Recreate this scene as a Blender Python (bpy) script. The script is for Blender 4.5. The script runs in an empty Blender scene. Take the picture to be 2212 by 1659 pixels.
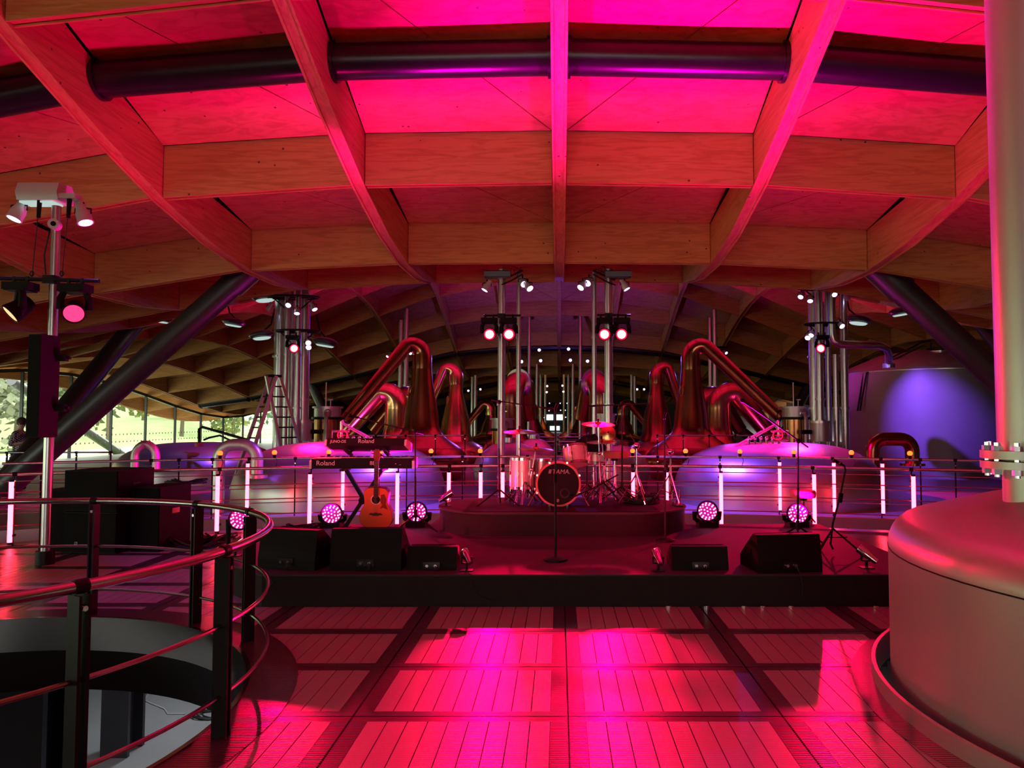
import bpy, math, random
from mathutils import Vector, Matrix
random.seed(7)
pi = math.pi
C = bpy.context.scene.collection
scene = bpy.context.scene

# ------------------------------------------------------------ camera, world, exposure
FPX, CX, CY, HC = 1609.0, 1208.0, 829.0, 1.72
PITCH = math.atan(77 / FPX)
cam = bpy.data.cameras.new('camera')
cam.sensor_fit = 'HORIZONTAL'; cam.sensor_width = 36.0
cam.lens = 36.0 * FPX / 2212.0
cam.shift_x = -(CX - 1106.0) / 2212.0
cam.clip_end = 600
cam_o = bpy.data.objects.new('camera', cam); C.objects.link(cam_o)
cam_o.location = (0, 0, HC); cam_o.rotation_euler = (pi / 2 + PITCH, 0, 0)
scene.camera = cam_o

world = bpy.data.worlds.new('sky'); scene.world = world; world.use_nodes = True
bg = world.node_tree.nodes['Background']
bg.inputs[0].default_value = (1.0, 0.98, 0.93, 1); bg.inputs[1].default_value = 8.0
vs = scene.view_settings
vs.view_transform = 'Standard'; vs.look = 'None'; vs.gamma = 1.0; vs.use_curve_mapping = False
vs.exposure = 0.0
scene.cycles.use_denoising = True
scene.cycles.light_sampling_threshold = 0.03
scene.cycles.max_bounces = 4; scene.cycles.diffuse_bounces = 2; scene.cycles.glossy_bounces = 3
scene.cycles.use_adaptive_sampling = True; scene.cycles.adaptive_threshold = 0.03
scene.cycles.transparent_max_bounces = 16
scene.cycles.sample_clamp_indirect = 4.0
scene.cycles.sample_clamp_direct = 0.0
scene.cycles.caustics_reflective = False; scene.cycles.caustics_refractive = False

RED = (1.0, 0.0, 0.06); PINK = (1.0, 0.0, 0.26); MAG = (1.0, 0.0, 0.42)
VIO = (0.24, 0.07, 1.0); COOL = (0.62, 0.55, 1.0)

def ray(px, py):
    s, c = math.sin(PITCH), math.cos(PITCH)
    x = (px - CX) / FPX; u = (CY - py) / FPX
    return Vector((x, c - u * s, s + u * c))
def P(px, py, d):
    r = ray(px, py); t = d / r.y
    return Vector((r.x * t, d, HC + r.z * t))
def onz(px, py, z=0.0):
    r = ray(px, py); t = (z - HC) / r.z
    return Vector((r.x * t, r.y * t, z))
def zroof(x, y):
    ax = abs(x)
    B = [(0, 4.70), (3, 4.68), (6, 4.55), (9, 4.1), (12, 3.6), (15, 3.1), (18, 2.5), (22, 1.9), (26, 1.3)]
    A = [(0, 4.6), (3, 4.4), (6, 3.9), (9, 3.25), (12, 2.5), (15, 1.95), (18, 1.8), (22, 1.9), (26, 1.9)]
    def ip(T):
        for (a, p), (b, q) in zip(T, T[1:]):
            if ax <= b: return p + (q - p) * (ax - a) / (b - a)
        return T[-1][1]
    return ip(B) + ip(A) * (1 + math.cos(2 * pi * (y - 32) / 34.4)) / 2

# ------------------------------------------------------------ materials
MATS = {}
def nt(name):
    m = bpy.data.materials.new(name); m.use_nodes = True
    t = m.node_tree; b = t.nodes['Principled BSDF']; MATS[name] = m
    return m, t, b
def mat(name, col, rough=0.5, metal=0.0, var=0.0, vscale=6.0, bump=0.0, bscale=60.0, stretch=(1, 1, 1), coat=0.0, spec=None, aniso=0.0, rvar=0.0):
    m, t, b = nt(name)
    b.inputs['Base Color'].default_value = (*col, 1); b.inputs['Roughness'].default_value = rough
    b.inputs['Metallic'].default_value = metal; b.inputs['Coat Weight'].default_value = coat
    if spec is not None: b.inputs['Specular IOR Level'].default_value = spec
    if aniso: b.inputs['Anisotropic'].default_value = aniso
    tc = t.nodes.new('ShaderNodeTexCoord'); mp = t.nodes.new('ShaderNodeMapping')
    mp.inputs['Scale'].default_value = stretch; t.links.new(tc.outputs['Object'], mp.inputs['Vector'])
    if var or rvar:
        n = t.nodes.new('ShaderNodeTexNoise'); n.inputs['Scale'].default_value = vscale; n.inputs['Detail'].default_value = 5
        t.links.new(mp.outputs[0], n.inputs['Vector'])
        if var:
            mx = t.nodes.new('ShaderNodeMix'); mx.data_type = 'RGBA'
            mx.inputs[6].default_value = (*[c * (1 - var) for c in col], 1); mx.inputs[7].default_value = (*[min(1, c * (1 + var)) for c in col], 1)
            t.links.new(n.outputs['Fac'], mx.inputs[0]); t.links.new(mx.outputs[2], b.inputs['Base Color'])
        if rvar:
            mr = t.nodes.new('ShaderNodeMapRange'); mr.inputs[3].default_value = max(0.03, rough - rvar); mr.inputs[4].default_value = rough + rvar
            t.links.new(n.outputs['Fac'], mr.inputs[0]); t.links.new(mr.outputs[0], b.inputs['Roughness'])
    if bump:
        n2 = t.nodes.new('ShaderNodeTexNoise'); n2.inputs['Scale'].default_value = bscale; n2.inputs['Detail'].default_value = 3
        t.links.new(mp.outputs[0], n2.inputs['Vector'])
        bp = t.nodes.new('ShaderNodeBump'); bp.inputs['Strength'].default_value = bump; bp.inputs['Distance'].default_value = 0.01
        t.links.new(n2.outputs['Fac'], bp.inputs['Height']); t.links.new(bp.outputs[0], b.inputs['Normal'])
    return m
def emit(name, col, s):
    m, t, b = nt(name)
    b.inputs['Base Color'].default_value = (0.02, 0.02, 0.02, 1)
    b.inputs['Emission Color'].default_value = (*col, 1); b.inputs['Emission Strength'].default_value = s
    if name not in ('tube_red', 'tube_white'): m.cycles.emission_sampling = 'NONE'
    return m
def wood(name, stretch, c0, c1, dots=True):
    m, t, b = nt(name)
    tc = t.nodes.new('ShaderNodeTexCoord'); mp = t.nodes.new('ShaderNodeMapping'); mp.inputs['Scale'].default_value = stretch
    t.links.new(tc.outputs['Object'], mp.inputs['Vector'])
    n = t.nodes.new('ShaderNodeTexNoise'); n.inputs['Scale'].default_value = 3.0; n.inputs['Detail'].default_value = 6; n.inputs['Distortion'].default_value = 1.2
    t.links.new(mp.outputs[0], n.inputs['Vector'])
    cr = t.nodes.new('ShaderNodeValToRGB'); e = cr.color_ramp.elements
    e[0].position = 0.36; e[0].color = (*c0, 1); e[1].position = 0.56; e[1].color = (*c1, 1)
    t.links.new(n.outputs['Fac'], cr.inputs[0])
    col = cr.outputs[0]
    if dots:
        v = t.nodes.new('ShaderNodeTexVoronoi'); v.inputs['Scale'].default_value = 3.6; t.links.new(tc.outputs['Object'], v.inputs['Vector'])
        lt = t.nodes.new('ShaderNodeMath'); lt.operation = 'LESS_THAN'; lt.inputs[1].default_value = 0.062; t.links.new(v.outputs['Distance'], lt.inputs[0])
        mx = t.nodes.new('ShaderNodeMix'); mx.data_type = 'RGBA'; mx.inputs[7].default_value = (0.10, 0.05, 0.03, 1)
        t.links.new(lt.outputs[0], mx.inputs[0]); t.links.new(col, mx.inputs[6]); col = mx.outputs[2]
    t.links.new(col, b.inputs['Base Color']); b.inputs['Roughness'].default_value = 0.55
    return m
W0, W1 = (0.48, 0.205, 0.055), (0.62, 0.30, 0.095)
wood('wood_x', (0.5, 5, 5), W0, W1); wood('wood_y', (5, 0.35, 5), W0, W1); wood('wood_p', (0.8, 2.2, 4), W0, W1)
mat('roofdeck', (0.03, 0.02, 0.02), 0.8)
mat('duct', (0.035, 0.032, 0.036), 0.28, 0.6, var=0.2)
mat('strut', (0.055, 0.055, 0.06), 0.38, 0.3, var=0.2, vscale=2)
mat('steel', (0.64, 0.61, 0.60), 0.40, 0.65, var=0.05, vscale=3, aniso=0.4, rvar=0.05)
mat('dome_steel', (0.60, 0.57, 0.58), 0.36, 0.9, var=0.05, vscale=3, rvar=0.04)
mat('satin', (0.66, 0.65, 0.64), 0.42, 0.85, var=0.06, vscale=2, rvar=0.06)
mat('pipe', (0.60, 0.59, 0.60), 0.30, 1.0, var=0.06)
mat('chrome', (0.8, 0.8, 0.82), 0.12, 1.0, var=0.03)
mat('rail', (0.52, 0.50, 0.50), 0.22, 1.0, var=0.05)
mat('black_steel', (0.012, 0.010, 0.011), 0.45, 0.2, var=0.2, spec=0.25)
mat('black', (0.005, 0.0045, 0.005), 0.6, 0.0, var=0.2, bump=0.15, bscale=200, spec=0.18)
mat('black_gloss', (0.012, 0.011, 0.014), 0.18, 0.0, var=0.1)
mat('grille', (0.004, 0.0035, 0.004), 0.7, 0.0, var=0.3, vscale=150, spec=0.12)
mat('carpet', (0.035, 0.03, 0.032), 0.7, 0.0, var=0.25, vscale=30, bump=0.3, bscale=300)
mat('fascia', (0.005, 0.0045, 0.005), 0.8, 0.0, var=0.25, vscale=8)
mat('copper', (0.44, 0.20, 0.085), 0.22, 1.0, var=0.14, vscale=2.5, rvar=0.05)
mat('copper_light', (0.72, 0.44, 0.20), 0.2, 1.0, var=0.12, vscale=2.5)
mat('tank_grey', (0.26, 0.26, 0.27), 0.45, 0.4, var=0.06, vscale=2, rvar=0.05)
mat('concrete', (0.42, 0.42, 0.42), 0.5, 0.0, var=0.12, vscale=1.5)
mat('deckfar', (0.34, 0.34, 0.35), 0.4, 0.3, var=0.1, vscale=2)
mat('walldark', (0.10, 0.08, 0.08), 0.7, 0.0, var=0.15)
mat('skirt', (0.5, 0.5, 0.5), 0.16, 1.0, var=0.1, vscale=1.0)
mat('aluminium', (0.68, 0.66, 0.62), 0.4, 0.7, var=0.05)
mat('white_metal', (0.62, 0.62, 0.62), 0.4, 0.2, var=0.05)
mat('red_paint', (0.6, 0.05, 0.04), 0.4, 0.0, var=0.1)
mat('cushion', (0.55, 0.20, 0.18), 0.7, 0.0, var=0.1, bump=0.2, bscale=120)
mat('sparkle', (0.80, 0.66, 0.62), 0.3, 0.4, var=0.35, vscale=90)
mat('drumhead', (0.75, 0.72, 0.70), 0.5, 0.0, var=0.04)
mat('brass', (0.75, 0.5, 0.2), 0.25, 1.0, var=0.08, vscale=20)
mat('spruce', (0.66, 0.17, 0.06), 0.3, 0.0, var=0.08, vscale=3, stretch=(14, 1, 1), coat=0.5)
mat('rosewood', (0.06, 0.03, 0.02), 0.35, 0.0, var=0.3, vscale=20)
mat('pickguard', (0.20, 0.05, 0.03), 0.25, 0.0, var=0.3, vscale=30)
mat('keywhite', (0.8, 0.8, 0.78), 0.35, 0.0, var=0.02)
mat('print_white', (0.75, 0.74, 0.74), 0.6, 0.0, var=0.02)
mat('print_grey', (0.38, 0.37, 0.38), 0.5, 0.0, var=0.02)
mat('cable', (0.012, 0.012, 0.013), 0.6, 0.0, var=0.2)
mat('grass', (0.24, 0.31, 0.12), 0.9, 0.0, var=0.4, vscale=0.6)
mat('road', (0.55, 0.55, 0.53), 0.9, 0.0, var=0.1)
mat('leaf_green', (0.075, 0.14, 0.075), 0.7, 0.0, var=0.4, vscale=1.2)
mat('leaf_lime', (0.14, 0.17, 0.035), 0.7, 0.0, var=0.4, vscale=1.2)
mat('leaf_olive', (0.13, 0.15, 0.08), 0.7, 0.0, var=0.4, vscale=1.2)
mat('leaf_gold', (0.20, 0.14, 0.035), 0.7, 0.0, var=0.4, vscale=1.2)
mat('bark', (0.10, 0.075, 0.05), 0.9, 0.0, var=0.3)
mat('skin', (0.55, 0.33, 0.24), 0.5, 0.0, var=0.05)
mat('hair', (0.05, 0.03, 0.02), 0.6, 0.0, var=0.2)
mat('jeans', (0.05, 0.10, 0.22), 0.8, 0.0, var=0.2, vscale=30)
mat('frameglass', (0.02, 0.022, 0.024), 0.4, 0.4, var=0.1)
# checked shirt
m, t, b = nt('shirt')
tc = t.nodes.new('ShaderNodeTexCoord'); ck = t.nodes.new('ShaderNodeTexChecker'); ck.inputs['Scale'].default_value = 26
mp = t.nodes.new('ShaderNodeMapping'); mp.inputs['Rotation'].default_value = (0.6, 0.6, 0.8)
t.links.new(tc.outputs['Object'], mp.inputs[0]); t.links.new(mp.outputs[0], ck.inputs['Vector'])
ck.inputs[1].default_value = (0.01, 0.01, 0.015, 1); ck.inputs[2].default_value = (0.55, 0.6, 0.62, 1)
t.links.new(ck.outputs[0], b.inputs['Base Color']); b.inputs['Roughness'].default_value = 0.8
# thin window glass
m, t, b = nt('glass'); t.nodes.remove(b)
tr = t.nodes.new('ShaderNodeBsdfTransparent'); tr.inputs[0].default_value = (0.86, 0.95, 0.90, 1)
gl = t.nodes.new('ShaderNodeBsdfGlossy'); gl.inputs['Roughness'].default_value = 0.03
ms = t.nodes.new('ShaderNodeMixShader'); ms.inputs[0].default_value = 0.06
t.links.new(tr.outputs[0], ms.inputs[1]); t.links.new(gl.outputs[0], ms.inputs[2])
t.links.new(ms.outputs[0], t.nodes['Material Output'].inputs[0])
m2 = MATS['glass'].copy(); m2.name = 'fill_window_glass'; MATS['fill_window_glass'] = m2
for n_ in m2.node_tree.nodes:
    if n_.type == 'BSDF_TRANSPARENT': n_.inputs[0].default_value = (0.50, 0.46, 0.42, 1)  # darker tint that cuts the daylight fill from the added back window
# fine cross-ribbed grating for the floor
def grating(name, col, rough, metal):
    m, t, b = nt(name)
    b.inputs['Base Color'].default_value = (*col, 1); b.inputs['Metallic'].default_value = metal; b.inputs['Roughness'].default_value = rough
    tc = t.nodes.new('ShaderNodeTexCoord')
    geo = t.nodes.new('ShaderNodeNewGeometry')
    sp = t.nodes.new('ShaderNodeSeparateXYZ'); t.links.new(geo.outputs['Position'], sp.inputs[0])
    mu = t.nodes.new('ShaderNodeMath'); mu.operation = 'MULTIPLY'; mu.inputs[1].default_value = 2 * pi / 0.021; t.links.new(sp.outputs['Y'], mu.inputs[0])
    si = t.nodes.new('ShaderNodeMath'); si.operation = 'SINE'; t.links.new(mu.outputs[0], si.inputs[0])
    bp = t.nodes.new('ShaderNodeBump'); bp.inputs['Strength'].default_value = 0.22; bp.inputs['Distance'].default_value = 0.002
    t.links.new(si.outputs[0], bp.inputs['Height']); t.links.new(bp.outputs[0], b.inputs['Normal'])
    n = t.nodes.new('ShaderNodeTexNoise'); n.inputs['Scale'].default_value = 0.8; n.inputs['Detail'].default_value = 0; t.links.new(geo.outputs['Position'], n.inputs['Vector'])
    mr = t.nodes.new('ShaderNodeMapRange'); mr.inputs[3].default_value = rough - 0.02; mr.inputs[4].default_value = rough + 0.03
    t.links.new(n.outputs['Fac'], mr.inputs[0]); t.links.new(mr.outputs[0], b.inputs['Roughness'])
    return m
grating('grate', (0.50, 0.47, 0.48), 0.33, 0.3)
grating('grate_frame', (0.17, 0.155, 0.16), 0.25, 0.6)
# lamps
emit('lens_red', (1.0, 0.16, 0.16), 9); emit('lens_rim', (1.0, 0.0, 0.02), 3); emit('lens_pink', (1.0, 0.03, 0.13), 2.2); emit('lens_warm', (1.0, 0.55, 0.25), 1.3)
emit('lens_violet', (0.62, 0.52, 1.0), 14); emit('tube_red', (1.0, 0.03, 0.06), 24); emit('wash_face', (0.75, 0.0, 0.28), 0.9); emit('wash_led', (1.0, 0.30, 0.80), 6)
emit('amber', (1.0, 0.115, 0.012), 3.5); emit('flood_white', (0.75, 1.0, 0.92), 0.6); emit('tube_white', (0.9, 0.95, 1.0), 14); emit('lit_window', (0.85, 1.0, 0.92), 1.6)

# ------------------------------------------------------------ mesh builder
def basis(d):
    d = Vector(d).normalized()
    a = Vector((0, 0, 1)) if abs(d.z) < 0.95 else Vector((1, 0, 0))
    u = d.cross(a).normalized(); return u, u.cross(d).normalized(), d
class MB:
    def __init__(s): s.v = []; s.f = []
    def add(s, vs, fs):
        o = len(s.v); s.v += [tuple(v) for v in vs]; s.f += [tuple(o + i for i in f) for f in fs]; return s
    def box(s, c, d, rz=0.0, rx=0.0, ry=0.0):
        M = Matrix.Rotation(rz, 3, 'Z') @ Matrix.Rotation(ry, 3, 'Y') @ Matrix.Rotation(rx, 3, 'X'); c = Vector(c)
        vs = [c + M @ Vector((x * d[0] / 2, y * d[1] / 2, z * d[2] / 2)) for z in (-1, 1) for y in (-1, 1) for x in (-1, 1)]
        return s.add(vs, [(0, 2, 3, 1), (4, 5, 7, 6), (0, 1, 5, 4), (2, 6, 7, 3), (0, 4, 6, 2), (1, 3, 7, 5)])
    def cyl(s, a, b, r, r2=None, n=12, caps=True):
        a = Vector(a); b = Vector(b); r2 = r if r2 is None else r2; u, w, _ = basis(b - a)
        vs = [p + (u * math.cos(k * 2 * pi / n) + w * math.sin(k * 2 * pi / n)) * q for p, q in ((a, r), (b, r2)) for k in range(n)]
        fs = [(k, (k + 1) % n, n + (k + 1) % n, n + k) for k in range(n)]
        if caps: fs += [tuple(range(n))[::-1], tuple(range(n, 2 * n))]
        return s.add(vs, fs)
    def tube(s, pts, r, n=8, closed=False):
        pts = [Vector(p) for p in pts]; m = len(pts); R = r if isinstance(r, (list, tuple)) else [r] * m
        vs = []; u = None
        for i, p in enumerate(pts):
            if closed: d = pts[(i + 1) % m] - pts[i - 1]
            else: d = pts[min(i + 1, m - 1)] - pts[max(i - 1, 0)]
            if d.length < 1e-9: d = Vector((0, 0, 1))
            d.normalize()
            if u is None: u, w, _ = basis(d)
            else:
                u = u - d * u.dot(d)
                if u.length < 1e-6: u, w, _ = basis(d)
                u.normalize(); w = u.cross(d)
            vs += [p + (u * math.cos(k * 2 * pi / n) + w * math.sin(k * 2 * pi / n)) * R[i] for k in range(n)]
        fs = []
        for i in range(m if closed else m - 1):
            j = (i + 1) % m
            fs += [(i * n + k, i * n + (k + 1) % n, j * n + (k + 1) % n, j * n + k) for k in range(n)]
        if not closed: fs += [tuple(range(n))[::-1], tuple(range((m - 1) * n, m * n))]
        return s.add(vs, fs)
    def lathe(s, prof, n=32, c=(0, 0, 0), axis=(0, 0, 1)):
        c = Vector(c)
        if abs(axis[2]) > 0.999: u, w, d = Vector((1, 0, 0)), Vector((0, 1, 0)), Vector((0, 0, axis[2]))
        else: u, w, d = basis(axis)
        vs = []; fs = []; rows = []
        for r, z in prof:
            if r < 1e-6: rows.append([len(vs)]); vs.append(c + d * z)
            else:
                rows.append(list(range(len(vs), len(vs) + n)))
                vs += [c + d * z + (u * math.cos(k * 2 * pi / n) + w * math.sin(k * 2 * pi / n)) * r for k in range(n)]
        for a, b in zip(rows, rows[1:]):
            for k in range(n):
                k2 = (k + 1) % n
                if len(a) == 1 and len(b) == 1: continue
                if len(a) == 1: fs.append((a[0], b[k2], b[k]))
                elif len(b) == 1: fs.append((a[k], a[k2], b[0]))
                else: fs.append((a[k], a[k2], b[k2], b[k]))
        return s.add(vs, fs)
    def prism(s, poly, z0, z1):
        n = len(poly)
        return s.add([(x, y, z0) for x, y in poly] + [(x, y, z1) for x, y in poly],
                     [tuple(range(n))[::-1], tuple(range(n, 2 * n))] + [(k, (k + 1) % n, n + (k + 1) % n, n + k) for k in range(n)])
    def ring(s, c, r0, r1, z0, z1, a0=0, a1=2 * pi, n=64):
        return s.lathe_arc([(r0, z0), (r1, z0), (r1, z1), (r0, z1)], c, a0, a1, n)
    def lathe_arc(s, prof, c, a0, a1, n):
        m = len(prof); full = abs(a1 - a0 - 2 * pi) < 1e-6; cnt = n if full else n + 1
        vs = []
        for i in range(cnt):
            a = a0 + (a1 - a0) * i / n
            vs += [(c[0] + r * math.cos(a), c[1] + r * math.sin(a), z) for r, z in prof]
        fs = []
        for i in range(n):
            j = (i + 1) % cnt
            fs += [(i * m + k, j * m + k, j * m + (k + 1) % m, i * m + (k + 1) % m) for k in range(m)]
        return s.add(vs, fs)
    def sphere(s, c, r, n=12, m=8, sc=(1, 1, 1)):
        o = len(s.v); s.lathe([(r * math.sin(pi * i / m) if 0 < i < m else 0, -r * math.cos(pi * i / m)) for i in range(m + 1)], n)
        for i in range(o, len(s.v)):
            x, y, z = s.v[i]; s.v[i] = (c[0] + x * sc[0], c[1] + y * sc[1], c[2] + z * sc[2])
        return s
    def xf(s, M):
        s.v = [tuple(M @ Vector(v)) for v in s.v]; return s
    def build(s, name, m, parent=None, label=None, smooth=True, off=None):
        me = bpy.data.meshes.new(name)
        vs = s.v if off is None else [(x - off[0], y - off[1], z - off[2]) for x, y, z in s.v]
        me.from_pydata(vs, [], s.f); me.validate()
        me.materials.append(MATS[m] if isinstance(m, str) else m)
        if smooth and len(me.polygons):
            me.polygons.foreach_set('use_smooth', [True] * len(me.polygons)); me.set_sharp_from_angle(angle=0.7)
        o = bpy.data.objects.new(name, me); C.objects.link(o)
        if parent: o.parent = parent
        if label: o['label'] = label
        return o
def tag(o, label, cat, group=None):
    o['label'] = label; o['category'] = cat
    if group: o['group'] = group
    return o
def thing(name, label, cat, loc=(0, 0, 0), rz=0.0, group=None):
    o = bpy.data.objects.new(name, None); C.objects.link(o); o.empty_display_size = 0.1
    o.location = loc; o.rotation_euler = (0, 0, rz); return tag(o, label, cat, group)
def struct(o): o['kind'] = 'structure'; return o
def copy_tree(o, parent=None):
    c = o.copy(); C.objects.link(c)
    if parent: c.parent = parent
    for ch in list(o.children): copy_tree(ch, c)
    return c
def dup(root, loc, rz=None, label=None, group=None):
    r = copy_tree(root); r.location = loc
    if rz is not None: r.rotation_euler = (0, 0, rz)
    if label: r['label'] = label
    if group: r['group'] = group
    return r
def spot(name, parent, loc, aim, col, power, size=60, blend=0.6, rad=0.06):
    l = bpy.data.lights.new(name, 'SPOT'); l.color = col; l.energy = power; l.spot_size = math.radians(size); l.spot_blend = blend; l.shadow_soft_size = rad
    o = bpy.data.objects.new(name, l); C.objects.link(o); o.location = loc
    o.rotation_euler = Vector(aim).to_track_quat('-Z', 'Y').to_euler()
    if parent: o.parent = parent
    return o
def text(body, size, name, m, parent, loc, rot=(pi / 2, 0, 0), ext=0.0015, shear=0.0, align='LEFT'):
    cu = bpy.data.curves.new(name, 'FONT'); cu.body = body; cu.size = size; cu.extrude = ext; cu.shear = shear; cu.align_x = align
    to = bpy.data.objects.new('tmp', cu); C.objects.link(to)
    dg = bpy.context.evaluated_depsgraph_get(); me = bpy.data.meshes.new_from_object(to.evaluated_get(dg)); me.name = name
    bpy.data.objects.remove(to); bpy.data.curves.remove(cu)
    me.materials.clear(); me.materials.append(MATS[m])
    o = bpy.data.objects.new(name, me); C.objects.link(o); o.parent = parent; o.location = loc; o.rotation_euler = rot
    return o
def arc(c, r, a0, a1, z, n=40):
    return [(c[0] + r * math.cos(a0 + (a1 - a0) * i / n), c[1] + r * math.sin(a0 + (a1 - a0) * i / n), z) for i in range(n + 1)]

# ============================================================ SETTING
HOLE = (-4.2, 4.3); TANK = (4.27, 4.35); RH = 2.27
DC = (0.0, -3.4); RD0, RD1 = 15.9, 17.3
def clip_rect(x0, x1, y0, y1):
    """cut the round openings and the curved deck edge out of a rectangle of floor"""
    def ex(a, b):
        out = []
        for c in (HOLE, TANK):
            dx = 0 if a <= c[0] <= b else min(abs(a - c[0]), abs(b - c[0]))
            if dx < RH: h = math.sqrt(RH * RH - dx * dx); out.append((c[1] - h, c[1] + h))
        m = max(abs(a), abs(b)); lim = DC[1] + math.sqrt(max(0.01, RD0 * RD0 - m * m)) if m < RD0 else -99
        return out, lim
    o, lim = ex(x0, x1)
    if all(b <= y0 or a >= y1 for a, b in o) and y1 <= lim: return [(x0, x1, y0, y1)]
    n = max(1, math.ceil((x1 - x0) / 0.13)); res = []
    for i in range(n):
        a, b = x0 + (x1 - x0) * i / n, x0 + (x1 - x0) * (i + 1) / n
        o, lim = ex(a, b); segs = [(y0, min(y1, lim))]
        for p, q in o:
            ns = []
            for s, e in segs:
                if q <= s or p >= e: ns.append((s, e)); continue
                if p > s: ns.append((s, p))
                if q < e: ns.append((q, e))
            segs = ns
        res += [(a, b, s, e) for s, e in segs if e - s > 0.004]
    return res
def rects(mb, rs, z0, z1):
    for a, b, s, e in rs: mb.box(((a + b) / 2, (s + e) / 2, (z0 + z1) / 2), (b - a, e - s, z1 - z0))
mb = MB()
k = -16.0
while k < 15.99:
    rects(mb, clip_rect(k, k + 0.5, -17.8, 13), -0.16, -0.030); k += 0.5
floor = struct(mb.build('floor', 'grate_frame', smooth=False))
# panels with frames and slats
PWX, PWY = 1.247, 0.869
NSL = 9; FRX, FRY = 0.10, 0.075
sl_w = (PWX - 2 * FRX) / NSL
std = MB().box((0, 0, -0.0125), (sl_w - 0.006, PWY - 2 * FRY, 0.025)); slat_me = None
full_slats = []; stuff = MB()
panels = []
STAGE = [(-2.75, 6.97), (-3.3, 7.5), (-3.6, 8.3), (-3.6, 10.3), (-1.75, 10.3), (-1.75, 11.15), (1.75, 11.15), (1.75, 10.3), (3.55, 10.3), (3.55, 6.97)]
for ci in range(-8, 4):
    for ri in range(-1, 9):
        x0 = 0.05 + ci * PWX; y0 = 4.41 + ri * PWY; x1 = x0 + PWX; y1 = y0 + PWY
        if x0 > -2.7 and y0 > 7.0: continue
        if y0 > 9.5 and x0 > -4.0: continue
        cxm, cym = (x0 + x1) / 2, (y0 + y1) / 2
        if math.hypot(cxm - TANK[0], cym - TANK[1]) < 1.9 or math.hypot(cxm - HOLE[0], cym - HOLE[1]) < 1.5: continue
        fr = MB(); g = 0.006
        for r in ((x0 + g, x1 - g, y0 + g, y0 + FRY), (x0 + g, x1 - g, y1 - FRY, y1 - g), (x0 + g, x0 + FRX, y0 + FRY, y1 - FRY), (x1 - FRX, x1 - g, y0 + FRY, y1 - FRY)):
            rects(fr, clip_rect(*r), -0.04, 0.0)
        if not fr.v: continue
        pn = fr.build('floor_panel', 'grate_frame', floor, smooth=False)
        for s in range(NSL):
            a = x0 + FRX + s * sl_w + 0.003; b = a + sl_w - 0.006
            rs = clip_rect(a, b, y0 + FRY, y1 - FRY)
            full = len(rs) == 1 and abs(rs[0][3] - rs[0][2] - (PWY - 2 * FRY)) < 1e-4
            if full: full_slats.append((cym + abs(cxm) * 0.4, (a + b) / 2, cym, pn))
            elif rs:
                q = MB(); rects(q, rs, -0.025, 0.0); q.build('slat', 'grate', pn, smooth=False)
full_slats.sort(key=lambda q: q[0])
for i, (_, x, y, pn) in enumerate(full_slats):
    if i < 270:
        if slat_me is None:
            o = std.build('slat', 'grate', pn, smooth=False); slat_me = o.data
        else:
            o = bpy.data.objects.new('slat', slat_me); C.objects.link(o); o.parent = pn
        o.location = (x, y, 0)
    else: stuff.box((x, y, -0.0125), (sl_w - 0.006, PWY - 2 * FRY, 0.025))
o = stuff.build('slats', 'grate', floor, smooth=False); o['kind'] = 'stuff'; o.name = 'slat_field'
# plain plate collars round the openings, lip and ring beam
MB().ring(HOLE, RH - 0.01, RH + 0.30, -0.02, 0.004, n=96).build('collar_plate', 'grate_frame', floor, smooth=True)
MB().ring(HOLE, RH - 0.03, RH, -0.27, 0.012, n=96).build('lip_band', 'skirt', floor, label='polished steel band lining the round opening')
MB().ring(HOLE, RH + 0.02, RH + 0.35, -0.62, -0.16, n=96).build('ring_beam', 'black_steel', floor)
MB().ring(TANK, RH, RH + 0.15, -0.02, 0.004, n=96).build('collar_plate', 'grate_frame', floor)
MB().ring(TANK, RH - 0.005, RH + 0.02, -0.1, 0.10, n=96).build('tank_kerb', 'satin', floor, label='pale kerb ring round the big tank')
MB().ring(DC, RD0 - 0.25, RD0, -0.35, 0.005, a0=0.6, a1=pi - 0.4, n=60).build('edge_plate', 'deckfar', floor)
# far deck beyond the curved trench
mb = MB(); x = -22.0
while x < 21.99:
    m_ = min(abs(x), abs(x + 0.5)); y0 = DC[1] + math.sqrt(RD1 * RD1 - m_ * m_) if m_ < RD1 else -18
    mb.box((x + 0.25, (y0 + 104) / 2, -0.15), (0.5, 104 - y0, 0.30)); x += 0.5
far_floor = struct(mb.build('floor_far', 'deckfar', smooth=False))
MB().ring(DC, RD1, RD1 + 0.3, -0.4, 0.005, a0=0.35, a1=pi - 0.35, n=70).build('edge_plate', 'deckfar', far_floor)
low = struct(MB().box((-2, 12, -4.6), (46, 62, 0.2)).build('floor_lower', 'concrete', smooth=False))
struct(MB().box((-2, 43.1, -2.5), (46, 0.2, 4.2)).build('wall_lower', 'concrete', smooth=False))
struct(MB().box((-24.9, 12, -2.4), (0.2, 62, 4.2)).build('wall_lower_left', 'concrete', smooth=False))
struct(MB().box((20.9, 12, -2.4), (0.2, 62, 4.2)).build('wall_lower_right', 'concrete', smooth=False))
struct(MB().box((-2, -18.9, -2.4), (46, 0.2, 4.2)).build('wall_lower_back', 'concrete', smooth=False))
# lower-level columns seen through the opening
for (x, y) in ((-5.9, 8.6), (-8.2, 14.3)):
    mb = MB().box((0, 0, 1.95), (0.12, 0.5, 4.0)).box((0.0, 0.25, 1.95), (0.5, 0.08, 4.0)).box((0, -0.25, 1.95), (0.5, 0.08, 4.0))
    o = mb.build('steel_column', 'strut', smooth=False); o.location = (x, y, -4.5)
    tag(o, 'dark steel column standing on the pale lower floor', 'column', 'columns under the deck')

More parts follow.
